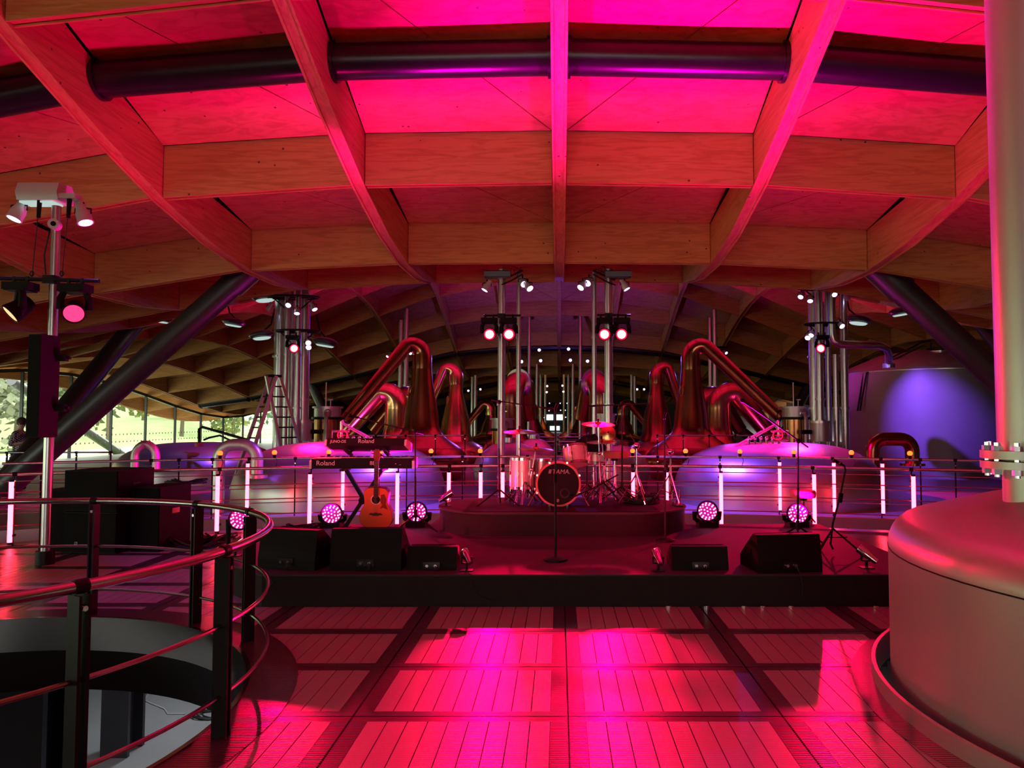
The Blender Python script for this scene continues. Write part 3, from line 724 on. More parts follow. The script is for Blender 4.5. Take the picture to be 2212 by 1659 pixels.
# big tank on the right
p = P(2015, 800, 24.5); t = thing('storage_tank', 'big grey steel tank lit violet behind the raking column', 'tank', (p.x, 24.5, 0))
R = 2.75; zt = p.z - 0.1
MB().lathe([(R, 0), (R, zt)], 72).build('shell', 'tank_grey', t)
MB().lathe([(R, zt), (R * 0.985, zt + 0.1), (R * 0.93, zt + 0.22), (R * 0.6, zt + 0.6), (0.3, zt + 0.78), (0, zt + 0.78)], 72).build('roof', 'tank_grey', t)
MB().ring((0, 0), R - 0.01, R + 0.012, zt - 0.02, zt + 0.01, n=72).build('weld_seam', 'pipe', t)
mh = MB().cyl((-0.5, -1.4, zt + 0.3), (-0.5, -1.4, zt + 0.62), 0.28, n=24).build('manhole', 'pipe', t)
MB().tube([(-0.5 + 0.36 * math.cos(a), -1.4 + 0.36 * math.sin(a), zt + 0.7) for a in [k * pi / 6 for k in range(12)]], 0.02, 6, True).build('manhole_rim', 'black_steel', mh)
MB().tube([(-2.75, -0.6, 2.0), (-2.6, -0.8, zt), (-1.0, -1.3, zt + 0.9), (-0.7, -1.3, zt + 0.95), (-0.7, -1.3, zt + 0.6)], 0.03, 8).tube([(-2.75, -0.8, 2.0), (-2.6, -1.0, zt - 0.05), (-1.0, -1.5, zt + 0.8)], 0.03, 8).build('hose_rail', 'black_steel', t)
for x, y in ((0.5, -1.6), (0.9, -1.4)): MB().cyl((x, y, zt + 0.3), (x, y, zt + 0.65), 0.05, n=10).cyl((x, y, zt + 0.55), (x, y, zt + 0.6), 0.1, n=10).build('valve', 'pipe', t)
# valve manifolds on the dome lids
for s, px, py, lab in ((1, 1650, 955, 'pipe manifold with red handwheel on the pink lit dome'), (-1, 770, 950, 'pipe manifold with red handwheel behind the keyboards')):
    p = P(px, 960, 15.4); t = thing('valve_manifold', lab, 'valve', (p.x, 15.4, 1.08)); s2 = s
    MB().tube([(-0.9 * s2, 0, -0.1), (0.3 * s2, 0.1, 0.55), (0.34 * s2, 0.1, 0.62)], 0.03, 8).tube([(-1.0 * s2, 0.1, -0.15), (0.0, 0.15, 0.4)], 0.022, 8).build('inclined_pipe', 'pipe', t)
    MB().tube([(-0.4 * s2, 0, 0.12), (0.5 * s2, 0, 0.22), (0.5 * s2, 0, 0.4), (0.15 * s2, 0, 0.4)], 0.022, 8).tube([(0.34 * s2, 0.1, 0.6), (0.34 * s2, 0.1, 0.05)], 0.035, 8).build('header_pipe', 'pipe', t)
    MB().tube([(0.28 * s2 + 0.1 * math.cos(a), -0.05, 0.32 + 0.1 * math.sin(a)) for a in [k * pi / 6 for k in range(12)]], 0.016, 6, True).cyl((0.28 * s2 - 0.1, -0.05, 0.32), (0.28 * s2 + 0.1, -0.05, 0.32), 0.01, n=6).build('handwheel', 'red_paint', t)
    for q in range(6): MB().cyl((-0.3 * s2 + q * 0.12 * s2, 0, 0.0), (-0.3 * s2 + q * 0.12 * s2, 0, 0.26), 0.025, n=8).sphere((-0.3 * s2 + q * 0.12 * s2, 0, 0.26), 0.04, 8, 6).build('valve', 'chrome', t)
q = [P(430, 960, 19.5), P(430, 926, 19.5), P(438, 922, 19.5), P(535, 950, 17.5)]
t = thing('hose_arm', 'thin dark pipe arm over the violet lit dome near the glass wall', 'pipe', q[0]); MB().tube(q, 0.035, 8).build('pipe_run', 'black_steel', t, off=q[0])
MB().tube([P(440, 950, 19.3), P(452, 945, 19.3), P(475, 940, 19.3), P(500, 952, 18.5)], 0.025, 8).build('branch', 'black_steel', t, off=q[0])
MB().cyl(q[0] - Vector((0, 0, 0.05)), q[0] + Vector((0, 0, 0.05)), 0.1, n=12).build('valve', 'red_paint', t, off=q[0])
# step ladder
lt = P(590, 812, 18.5); lb1, lb2 = P(532, 1000, 16.6), P(648, 1000, 17.6)
t = thing('step_ladder', 'tall aluminium double step ladder in front of the pipe cluster', 'ladder', (lt.x, 18.5, 0))
for nm, xb, yb, w in (('front_ladder', -0.72, -0.35, 0.11), ('rear_ladder', 0.62, 0.35, -0.05)):
    top = Vector((0, 0, lt.z)); bot = Vector((xb, yb, 0.0)); L = MB(); sd = Vector((0.22, -0.22 if xb < 0 else 0.22, 0))
    for s, ww in ((-1, 0.55), (1, 0.55)):
        L.tube([top + sd * s * ww, bot + sd * s], 0.05, 4)
    fr = L.build(nm, 'aluminium', t, smooth=False)
    for q in range(10):
        f = (q + 1) / 11; c = top.lerp(bot, f); h = sd * (0.55 + 0.45 * f)
        MB().cyl(c - h, c + h, 0.018, n=8).build('rung', 'black_steel', fr)
MB().box((0, 0, lt.z), (0.3, 0.3, 0.06), rz=pi / 4).build('hinge_cap', 'black', t, smooth=False)

# ============================================================ RAILINGS
def railing(name, label, pts_fn, n, posts, zt, mids, rt=0.028, rm=0.012, pw=0.045, group=None, closed=False, double=True):
    c0 = pts_fn(posts[0]); base = Vector((c0[0], c0[1], 0)); t = thing(name, label, 'railing', base, 0, group)
    def line(z): return [Vector((*pts_fn(i / n if not closed else i / n), z)) for i in range(n + (0 if closed else 1))]
    MB().tube(line(zt), rt, 12, closed).build('top_rail', 'rail', t, off=base)
    for z in mids: MB().tube(line(z), rm, 8, closed).build('mid_rail', 'rail', t, off=base)
    for u in posts:
        a = pts_fn(u); b = pts_fn(u + 0.002 if u < 0.99 else u - 0.002); ang = math.atan2(b[1] - a[1], b[0] - a[0]); mb = MB()
        if double:
            for s in (-1, 1): mb.box((a[0] + s * 0.02 * math.cos(ang), a[1] + s * 0.02 * math.sin(ang), zt / 2 - 0.02), (0.013, pw * 1.5, zt - 0.03), rz=ang)
        else: mb.box((a[0], a[1], zt / 2), (0.02, pw, zt), rz=ang)
        po = mb.build('post', 'black_steel', t, smooth=False, off=base)
        d = Vector((math.cos(ang), math.sin(ang), 0)); p = Vector((a[0], a[1], zt))
        MB().cyl(p - d * 0.028, p + d * 0.028, rt + 0.006, n=12).build('sleeve', 'black_steel', po, off=base)
        sl = MB().cyl(Vector((a[0], a[1], zt - 0.09)) + Vector((math.sin(ang), -math.cos(ang), 0)) * pw * 0.8, Vector((a[0], a[1], zt - 0.09)) - Vector((math.sin(ang), -math.cos(ang), 0)) * pw * 0.8, 0.012, n=10)
        sl.build('bolt', 'chrome', po, off=base)
    return t
RR = RH + 0.10
def fn_hole(u): a = 2 * pi * u; return (HOLE[0] + RR * math.cos(a), HOLE[1] + RR * math.sin(a))
def ang_of(px, py, z=1.0):
    # post angle on the ring for a picture direction, far (+) or near (-) crossing
    r = ray(px, py); return r
def ring_u(px, far):
    x = (px - CX) / FPX; a = 1 + x * x; b = -2 * (HOLE[1] + x * HOLE[0]); c = HOLE[0] ** 2 + HOLE[1] ** 2 - RR * RR
    D = math.sqrt(max(0, b * b - 4 * a * c)); y = (-b + (D if far else -D)) / (2 * a)
    return (math.atan2(y - HOLE[1], x * y - HOLE[0]) / (2 * pi)) % 1.0
railing('round_railing', 'round railing with black posts guarding the deck opening', fn_hole, 96, [ring_u(185, False), ring_u(492, False), ring_u(545, True), ring_u(432, True), ring_u(211, True), 0.5, 0.62], 1.0, (0.60, 0.22), rt=0.027, rm=0.012, pw=0.055, closed=True)
def fn_arc(R, a0, a1, c=DC):
    return lambda u: (c[0] + R * math.cos(a0 + (a1 - a0) * u), c[1] + R * math.sin(a0 + (a1 - a0) * u))
def arc_hit(R, px, c=DC):
    x = (px - CX) / FPX; a = 1 + x * x; b = -2 * (c[1] + x * c[0]); cc = c[0] ** 2 + c[1] ** 2 - R * R
    y = (-b + math.sqrt(max(0, b * b - 4 * a * cc))) / (2 * a); return (x * y, y)
RN, RF = 15.6, 17.45
aN0, aN1 = math.radians(124), math.radians(61)
NEAR = [38, 478, 675, 862, 972, 1040, 1087, 1366, 1438, 1554, 1753, 1965]
def u_of(R, px, a0, a1, c=DC):
    x, y = arc_hit(R, px, c); return (math.atan2(y - c[1], x - c[0]) - a0) / (a1 - a0)
railing('stage_railing', 'curved railing behind the stage hung with glowing red tubes', fn_arc(RN, aN0, aN1), 60, [u_of(RN, q, aN0, aN1) for q in NEAR], 0.97, (0.72, 0.50, 0.27), rt=0.024, rm=0.009, double=False)
aF0, aF1 = math.radians(120), math.radians(54)
FARP = [330, 390, 462, 541, 640, 745, 880, 1000, 1140, 1290, 1420, 1554, 1680, 1796, 1900, 1985, 2060]
railing('vessel_railing', 'curved railing across the trench in front of the steel domes', fn_arc(RF, aF0, aF1), 60, [u_of(RF, q, aF0, aF1) for q in FARP], 1.03, (0.75, 0.5, 0.25), rt=0.022, rm=0.009, double=False)
# straight rails further away
def straight(a, b): return lambda u: (a[0] + (b[0] - a[0]) * u, a[1] + (b[1] - a[1]) * u)
def srail(name, lab, a, b, zt, mids, n=6):
    return railing(name, lab, straight(a, b), 1, [i / n for i in range(n + 1)], zt, mids, rt=0.02, rm=0.009, double=False)
srail('gallery_railing', 'thin dark railing along the daylit walkway behind the raking columns', (-13.5, 16.2), (-9.9, 16.5), 1.0, (0.66, 0.33), 5)
srail('still_railing', 'dark railing in front of the pink necked copper still', (-5.6, 19.6), (-2.5, 19.8), 1.30, (0.95, 0.65), 4)
srail('still_railing', 'dark railing in front of the still with the arm toward the big tank', (2.6, 19.8), (6.0, 19.6), 1.30, (0.95, 0.65), 5)
for i, y in enumerate((24.5, 31.0, 38.0)):
    srail('aisle_railing', ['nearest', 'middle', 'farthest'][i] + ' thin railing crossing the violet aisle behind the drums', (-2.0, y), (1.9, y), 1.0, (0.7, 0.4), 4)

# ============================================================ STAGE
t = struct(bpy.data.objects.new('stage', None)); C.objects.link(t); t.pop('kind', None)
tag(t, 'low black carpeted stage platform in front of the curved railing', 'stage')
MB().prism(STAGE, 0.0, 0.275).build('fascia', 'fascia', t, smooth=False)
ST2 = [(x * 1.003, y - 0.012 if y < 7.2 else y) for x, y in STAGE]
MB().prism(ST2, 0.275, 0.29).build('deck_top', 'carpet', t, smooth=False)
for px in (1440, 1520, 1600, 1640, 1700, 1880): MB().cyl((onz(px, 1303).x, 6.95, 0.0), (onz(px, 1303).x, 6.95, 0.012), 0.03, n=10).build('foot', 'chrome', t)
ZS, ZR = 0.29, 0.575
def stadium(x0, x1, y0, y1, rx, n=14):
    pts = []; cy = (y0 + y1) / 2; ry = (y1 - y0) / 2
    for k in range(n + 1): a = -pi / 2 + pi * k / n; pts.append((x1 - rx + rx * math.cos(a), cy + ry * math.sin(a)))
    for k in range(n + 1): a = pi / 2 + pi * k / n; pts.append((x0 + rx + rx * math.cos(a), cy + ry * math.sin(a)))
    return pts
t = thing('drum_riser', 'oval black skirted drum riser standing on the stage', 'riser', (0, 10.1, ZS))
rs = stadium(-1.60, 1.68, -0.88, 0.95, 0.8)
MB().prism(rs, 0.0, ZR - ZS - 0.02).build('skirt', 'fascia', t)
MB().prism([(x * 1.012, y * 1.012) for x, y in rs], ZR - ZS - 0.02, ZR - ZS).build('deck_top', 'carpet', t)
MB().prism([(-1.2, -0.8), (1.25, -0.8), (1.25, 0.7), (-1.2, 0.7)], ZR - ZS, ZR - ZS + 0.006).build('drum_mat', 'black', t, smooth=False)

# ============================================================ LAMPS
def moving_head(label, loc, aim, lens, col, power, size=35, group=None, blend=0.5, rad=0.08, bar=True, sc=1.0):
    t = thing('moving_head_light', label, 'stage light', loc, 0, group); a = Vector(aim).normalized()
    MB().box((0, 0, -0.07 * sc), (0.32 * sc, 0.20 * sc, 0.09 * sc)).box((0, 0, -0.115 * sc), (0.24 * sc, 0.24 * sc, 0.03 * sc)).build('base', 'black', t, smooth=False)
    MB().cyl((-0.08 * sc, 0, -0.03), (-0.08 * sc, 0, 0.05), 0.02, n=8).build('clamp', 'black_steel', t); MB().cyl((0.08 * sc, 0, -0.03), (0.08 * sc, 0, 0.05), 0.02, n=8).build('clamp', 'black_steel', t)
    hd = Vector((a.x, a.y, 0)); hd = hd.normalized() if hd.length > 0.05 else Vector((0, -1, 0)); sd = Vector((-hd.y, hd.x, 0)); hc = Vector((0, 0, -0.33 * sc))
    for s in (-1, 1):
        MB().tube([Vector((0, 0, -0.12 * sc)) + sd * s * 0.11 * sc, Vector((0, 0, -0.2 * sc)) + sd * s * 0.145 * sc, hc + sd * s * 0.145 * sc], [0.035 * sc, 0.04 * sc, 0.045 * sc], 8).build('yoke_arm', 'black', t)
    MB().lathe([(0, -0.15 * sc), (0.075 * sc, -0.145 * sc), (0.095 * sc, -0.08 * sc), (0.115 * sc, 0.06 * sc), (0.125 * sc, 0.11 * sc), (0.125 * sc, 0.13 * sc), (0.112 * sc, 0.13 * sc), (0.11 * sc, 0.115 * sc), (0, 0.115 * sc)], 24, hc, a).build('head', 'black', t)
    MB().lathe([(0, 0.128 * sc), (0.106 * sc, 0.122 * sc)], 24, hc, a).build('lens', lens, t)
    if lens == 'lens_red': MB().lathe([(0.086 * sc, 0.1285 * sc), (0.111 * sc, 0.127 * sc)], 24, hc, a).build('lens_rim', 'lens_rim', t)
    if power: spot('beam', t, hc + a * 0.16 * sc, a, col, power, size, blend, rad)
    return t
def par_can(label, loc, aim, lens='lens_violet', col=VIO, power=0, size=50, r=0.07, L=0.22, group=None, m='white_metal', stem=0.14, up=False, rad=0.05):
    t = thing('spot_can', label, 'spotlight', loc, 0, group); a = Vector(aim).normalized(); hc = Vector((0, 0, stem if up else -stem))
    MB().tube([(0, 0, 0), hc * 0.5], 0.014, 6).tube([hc * 0.5, hc * 0.55 + Vector((r * 1.15, 0, 0)), hc + Vector((r * 1.15, 0, 0))], 0.01, 6).tube([hc * 0.5, hc * 0.55 - Vector((r * 1.15, 0, 0)), hc - Vector((r * 1.15, 0, 0))], 0.01, 6).build('bracket', 'black_steel', t)
    MB().lathe([(0, -L * 0.6), (r * 0.6, -L * 0.58), (r * 0.75, -L * 0.2), (r, L * 0.05), (r, L * 0.40), (r * 1.08, L * 0.40), (r * 1.08, L * 0.45), (r * 0.9, L * 0.45), (r * 0.9, L * 0.36), (0, L * 0.36)], 20, hc, a).build('housing', m, t)
    MB().lathe([(0, L * 0.40), (r * 0.86, L * 0.38)], 20, hc, a).build('lens', lens, t)
    if power: spot('beam', t, hc + a * (L * 0.5), a, col, power, size, 0.85, rad)
    return t
def to(loc, target): return Vector(target) - Vector(loc)

# --- left light pole
LP = onz(97, 1218); LP.z = 0
t = thing('light_pole', 'tall steel lighting pole with crossbar and floodlight beside the round opening', 'light pole', LP)
lz = P(112, 445, LP.y).z
MB().cyl((0, 0, 0), (0, 0, lz), 0.052, n=20).build('shaft', 'pipe', t)
MB().cyl((0, 0, 0), (0, 0, 0.16), 0.10, n=24).build('base', 'black_steel', t)
zc = P(105, 606, LP.y).z; bl, br = P(-25, 598, LP.y).x - LP.x, P(224, 612, LP.y).x - LP.x
MB().cyl((bl, -0.09, zc + 0.02), (br, -0.09, zc - 0.02), 0.024, n=12).build('crossbar', 'black_steel', t)
MB().box((0, -0.05, zc), (0.14, 0.12, 0.10)).build('crossbar_clamp', 'black_steel', t, smooth=False)
z1 = P(112, 425, LP.y).z
MB().box((-0.02, -0.06, z1 - 0.02), (0.64, 0.14, 0.06)).build('top_bracket', 'satin', t, smooth=False)
for sx in (-0.21, 0.15):
    MB().cyl((sx, -0.09, zc), (sx + 0.06, -0.08, z1), 0.005, n=6).build('safety_wire', 'cable', t)
    MB().cyl((sx + 0.05, -0.08, z1 - 0.28), (sx + 0.06, -0.08, z1), 0.022, 0.03, n=10).build('wire_gland', 'black', t)
    MB().tube([(sx + 0.022 * math.cos(w), -0.09, zc + 0.07 + 0.03 * math.sin(w)) for w in [q * pi / 5 for q in range(10)]], 0.006, 6, True).build('shackle', 'black_steel', t)
MB().tube([(-0.05, -0.04, zc + 0.6), (-0.09, -0.06, zc + 0.3), (-0.05, -0.08, zc + 0.06)], 0.009, 6).build('drop_cable', 'cable', t)
MB().tube([(0.33, -0.1, zc - 0.02), (0.36, -0.1, zc - 0.1), (0.41, -0.1, zc - 0.12), (0.43, -0.1, zc - 0.02)], 0.005, 6).build('loop_cable', 'cable', t)
sp = MB().cyl((0.05, -0.06, P(118, 490, LP.y).z), (0.075, -0.16, P(118, 490, LP.y).z), 0.062, n=20).build('sounder', 'white_metal', t, label='small white round sounder on the pole')
MB().cyl((0.068, -0.13, P(118, 490, LP.y).z), (0.078, -0.165, P(118, 490, LP.y).z), 0.03, n=16).build('sounder_hole', 'black', sp)
# flood box
c = P(97, 418, LP.y); t = thing('floodlight', 'boxy grey floodlight on top of the lighting pole', 'floodlight', (c.x, LP.y, c.z))
poly = [(-0.13, -0.11), (-0.16, -0.02), (-0.12, 0.10), (0.12, 0.12), (0.18, 0.02), (0.16, -0.11)]
MB().prism(poly, -0.25, 0.25).xf(Matrix.Rotation(pi / 2, 4, 'Y') @ Matrix.Rotation(pi / 2, 4, 'Z')).build('housing', 'white_metal', t)
MB().box((-0.04, -0.0, -0.125), (0.40, 0.2, 0.02)).build('lens', 'flood_white', t, smooth=False)
q = P(42, 430, LP.y); par_can('grey spot can with violet lens hanging at the pole top over the crossbar end', q, (-0.25, -0.3, -0.9), power=60, size=70, r=0.085, L=0.28)
q = P(180, 437, LP.y); par_can('grey spot can with violet lens hanging beside the floodlight over the stage side', q, (0.35, -0.1, -0.9), power=90, size=60, r=0.085, L=0.28)
q = P(45, 606, LP.y - 0.1); moving_head('black moving head lamp with pale warm lens under the pole crossbar', q, (-0.5, -0.5, -0.62), 'lens_warm', (1, .6, .3), 0)
q = P(163, 610, LP.y - 0.1); moving_head('black moving head lamp with pink lens under the pole crossbar', q, (0.42, -0.75, -0.45), 'lens_pink', PINK, 0)
t_ = [o for o in C.objects if o.name.startswith('moving_head_light')][-1]; spot('beam', t_, (0.1, -0.1, -0.4), (5.6, 1.3, -2.3), (1.0, 0.02, 0.10), 1800, 34, 0.6, 0.08)
# column loudspeaker
a, b = P(62, 945, LP.y - 0.25), P(99, 722, LP.y - 0.25)
t = thing('column_loudspeaker', 'slim tall black column loudspeaker bracketed to the lighting pole', 'loudspeaker', (a.x + 0.08, LP.y - 0.15, a.z))
hh = b.z - a.z
MB().prism([(-0.10, -0.12), (0.06, -0.14), (0.12, 0.10), (-0.08, 0.12)], 0, hh).build('cabinet', 'black', t, smooth=False)
MB().prism([(-0.098, -0.128), (0.058, -0.148), (0.058, -0.135), (-0.098, -0.115)], 0.01, hh - 0.01).build('grille', 'grille', t, smooth=False)
for zz in (0.35, 0.95): MB().box((0.15, 0.08, zz), (0.14, 0.06, 0.08)).cyl((0.22, 0.08, zz), (0.26, 0.08, zz), 0.02, n=8).build('bracket', 'black_steel', t, smooth=False)

# --- lamps on the centre poles
pz = P(1083, 690, 15.0)
for px0, px1, y, lab in ((1045, 1125, 681, 'short black lamp bar clamped across the pole behind the floor toms'), (1290, 1362, 680, 'short black lamp bar clamped across the pole behind the drum stool')):
    a, b = P(px0, y, 14.85), P(px1, y, 14.85); c = (a + b) / 2
    t = thing('lamp_bar', lab, 'lamp bar', c); MB().cyl(a - c, b - c, 0.022, n=10).build('bar', 'black_steel', t)
    pxp = 1083 if px0 < 1200 else 1315; d = P(pxp, y, 14.85) - c; MB().box((d.x, 0.05, 0), (0.15, 0.14, 0.08)).build('clamp', 'black_steel', t, smooth=False)
RH_ = [(1057, 'glowing red moving head on the outer end of the bar above the floor toms', (0.05, 3.1, 0)), (1099, 'glowing red moving head on the inner end of the bar above the floor toms', (-5.3, 15.6, 0.9)),
       (1306, 'glowing red moving head on the inner end of the bar above the drum stool', (0.05, 3.1, 0)), (1343, 'glowing red moving head on the outer end of the bar above the drum stool', (5.4, 15.6, 0.9))]
for px, lab, tg in RH_:
    q = P(px, 684, 14.8); i = [1057, 1099, 1306, 1343].index(px)
    t = moving_head(lab, q, to(q, (0.0, 4.5, 0.8)), 'lens_red', RED, 0)
    hp = Vector((0, 0, -0.33)); dirn = to(q + hp, tg)
    spot('beam', t, hp + dirn.normalized() * 0.17, dirn, [RED, PINK, RED, PINK][i], [3000, 9000, 3000, 9000][i], [14, 36, 14, 36][i], [0.25, 0.6, 0.25, 0.6][i], 0.05)
for s, px, lab in ((-1, 633, 'glowing red moving head on the pipe cluster beside the ladder'), (1, 1775, 'glowing red moving head on the pipe cluster beside the big tank')):
    q = P(px, 722, 18.9); moving_head(lab, q, to(q, (s * 0.5, 9.6, 0.5)), 'lens_red', RED, 3000, 38, blend=0.7)
VC = 'violet spot cans on the poles'
def vc(px, py, d, aim, power=0, lab='', size=45, r=0.075, up=False):
    return par_can(lab, P(px, py - 12 * 15 / d, d), aim, power=power, size=size, r=r, L=0.22, group=VC)
vc(1052, 615, 14.9, (-0.50, -0.15, -0.9), 2600, 'dark spot can pointing down at the left of the pole behind the floor toms', 60)
vc(1129, 606, 14.9, (0.35, -0.7, -0.6), 0, 'upper violet spot can facing the hall from the pole behind the floor toms')
vc(1140, 614, 14.8, (0.5, -0.5, -0.7), 0, 'lower violet spot can facing the hall from the pole behind the floor toms')
vc(1272, 604, 14.9, (-0.35, -0.7, -0.6), 0, 'upper violet spot can facing the hall from the pole behind the drum stool')
vc(1259, 612, 14.8, (-0.5, -0.5, -0.7), 0, 'lower violet spot can facing the hall from the pole behind the drum stool')
vc(1349, 613, 14.9, (0.50, -0.15, -0.9), 2600, 'dark spot can pointing down at the outer side of the pole behind the drum stool', 60)
for px, py, d, lab in ((1075, 592, 15.0, 'boxy floodlight housing at the top of the pole behind the floor toms'), (1335, 592, 15.0, 'boxy floodlight housing at the top of the pole behind the drum stool')):
    c = P(px, py, d - 0.15); t = thing('floodlight', lab, 'floodlight', c); s = -1 if px < 1200 else 1
    MB().prism([(-0.11, -0.06), (-0.12, 0.04), (0.05, 0.09), (0.14, 0.0), (0.12, -0.06)], -0.26, 0.26).xf(Matrix.Rotation(pi / 2, 4, 'Y') @ Matrix.Rotation(pi / 2, 4, 'Z')).build('housing', 'strut', t)
    MB().box((0, 0, -0.07), (0.4, 0.16, 0.02)).build('lens', 'strut', t, smooth=False)
    MB().tube([(-s * 0.05, 0.1, -0.1), (-s * 0.25, 0.1, -0.02), (-s * 0.5, 0, 0.08)], 0.02, 8).tube([(-s * 0.5, 0, 0.0), (-s * 0.25, 0, -0.14), (-s * 0.05, 0.1, -0.2)], 0.015, 8).build('arm', 'black_steel', t)
    MB().tube([(-s * (0.2 + 0.3 * random.random()), random.uniform(-.1, .1), random.uniform(-.05, .18)) for _ in range(14)], 0.007, 6).build('cable_loop', 'cable', t)
def vgroup(lst, where, d, tgt=None, power=0, size=45):
    for i, (px, py, ax, ay, az) in enumerate(lst):
        vc(px, py, d, (ax, ay, az), power if i == 0 else 0, 'violet spot can ' + ['first round the ring counted from the ladder', 'second round the ring', 'third round the ring', 'fourth round the ring', 'fifth round the ring'][i] + ' ' + where, size)
def named(lst, d):
    for px, py, ax, ay, az, pw, sz, lab in lst: vc(px, py, d, (ax, ay, az), pw, lab, sz)
named([(584, 661, -0.45, 0.15, -0.8, 700, 45, 'spot can tilted toward the glass wall on the upper left cluster ring'), (625, 653, 0.0, -0.75, -0.6, 0, 45, 'bright violet spot can facing the hall on the upper left cluster ring'),
       (642, 668, 0.1, -0.4, -0.9, 0, 45, 'small spot can aimed down on the upper left cluster ring'), (677, 660, 0.5, -0.3, -0.8, 320, 50, 'spot can tilted toward the copper still on the upper left cluster ring'),
       (666, 735, 0.3, -0.8, -0.5, 0, 45, 'upper of two violet spot cans beside the red cluster lamp near the condenser'), (667, 744, 0.25, -0.8, -0.6, 0, 45, 'lower of two violet spot cans beside the red cluster lamp near the condenser')], 19.3)
named([(1731, 634, -0.4, -0.5, -0.7, 0, 45, 'outer violet spot can on the upper ring above the right condenser'), (1750, 642, -0.2, -0.5, -0.8, 0, 45, 'inner violet spot can on the upper ring above the right condenser'),
       (1800, 630, 0.05, -0.75, -0.6, 0, 45, 'bright violet spot can facing the hall above the big tank pipe'), (1828, 637, 0.95, 0.75, -0.88, 4000, 34, 'violet spot can tilted toward the big tank on the upper ring'),
       (1746, 723, -0.4, -0.6, -0.6, 320, 50, 'lower violet spot can left of the red lamp on the right cluster'), (1752, 717, -0.3, -0.6, -0.7, 0, 45, 'upper violet spot can left of the red lamp on the right cluster'), (1815, 698, 0.2, -0.7, -0.6, 0, 45, 'violet spot can on the stub bar beside the bent pipe')], 19.3)
named([(839, 766, -0.4, -0.6, -0.7, 0, 45, 'violet spot can nearest the glass on the ring behind the pink still'), (867, 766, 0, -0.8, -0.5, 0, 45, 'middle violet spot can on the ring behind the pink still'), (886, 760, 0.3, -0.7, -0.5, 250, 60, 'violet spot can nearest the pink still neck on the ring behind it'),
       (1542, 757, -0.2, -0.8, -0.5, 250, 60, 'violet spot can over the still with the arm to the big tank'), (1567, 759, 0.3, -0.7, -0.5, 0, 45, 'violet spot can beside the far pole pair near the big tank')], 36.5)
for d, lst in ((39.5, [(1165, 752), (1228, 750), (1127, 777), (1168, 775), (1232, 774), (1269, 776)]), (59, [(1182, 832), (1215, 831), (1181, 845), (1217, 844), (1012, 842), (1027, 841), (1038, 839), (1365, 837), (1376, 839), (1391, 839)]), (75, [(1187, 870), (1210, 870), (1225, 870), (1177, 886), (1186, 886), (1211, 885), (1221, 885), (1176, 901), (1222, 900)])):
    for i, (px, py) in enumerate(lst):
        par_can('tiny violet lamp glowing far down the aisle', P(px, py - 3, d), (0, -0.9, -0.3), power=300 if d < 50 and i < 2 else 0, size=90, r=0.085 if d < 50 else (0.08 if d < 60 else 0.05), L=0.24, group='distant violet aisle lamps')
# ring brackets on clusters
for px0, px1, y, d, lab in ((578, 690, 642, 19.6, 'steel lamp ring round the left pipe cluster above the ladder'), (595, 690, 715, 19.6, 'lower steel lamp ring round the left pipe cluster'), (1722, 1840, 622, 19.6, 'steel lamp ring round the right pipe cluster'), (1738, 1822, 700, 19.6, 'lower steel lamp bar on the right pipe cluster'), (838, 898, 757, 37.2, 'lamp ring round the far pole pair behind the pink still'), (1520, 1572, 750, 37.2, 'lamp ring round the far pole pair behind the other tall still')):
    a, b = P(px0, y, d), P(px1, y, d); c = (a + b) / 2; w = (b - a).length / 2
    t = thing('lamp_ring', lab, 'lamp ring', c); MB().tube([(w * math.cos(q * pi / 12), 0.35 * math.sin(q * pi / 12), 0) for q in range(24)], 0.025, 8, True).build('ring_bar', 'black_steel', t)
    MB().cyl((-w, 0, 0), (w, 0, 0), 0.02, n=8).build('cross_bar', 'black_steel', t)
    for s in (-1, 1): MB().tube([(s * w * 0.8, 0, 0), (s * w * 0.3, 0, -0.3)], 0.018, 6).build('brace', 'black_steel', t)
# dish floodlights near the struts
for px, py, d, s, lab in ((345, 686, 21, 1, 'dark dish floodlight on the raking column by the glass'), (505, 695, 22, 1, 'dark dish floodlight above the thick raking column'), (565, 722, 20.5, -1, 'dark dish floodlight beside the left pipe cluster'), (703, 738, 20, 1, 'grey dish floodlight beside the violet cans near the condenser'), (572, 640, 19.8, -1, 'grey dish floodlight on the top ring of the left cluster'), (1855, 690, 20.5, 1, 'dark dish floodlight beside the right pipe cluster'), (1945, 672, 22, -1, 'dark dish floodlight behind the right raking column')):
    c = P(px, py, d); t = thing('dish_floodlight', lab, 'floodlight', c)
    MB().sphere((0, 0, 0), 0.3, 20, 10, (1.15, 0.8, 0.42)).xf(Matrix.Rotation(s * 0.15, 4, 'Y')).build('shade', 'strut', t)
    MB().cyl((0, 0, -0.10), (0, 0, -0.13), 0.24, 0.2, n=20).xf(Matrix.Rotation(s * 0.15, 4, 'Y')).build('glass', 'flood_white', t)
    MB().tube([(0, 0.1, 0.1), (-s * 0.2, 0.15, 0.3), (-s * 0.3, 0.15, 0.75)], 0.025, 8).build('arm', 'black_steel', t)
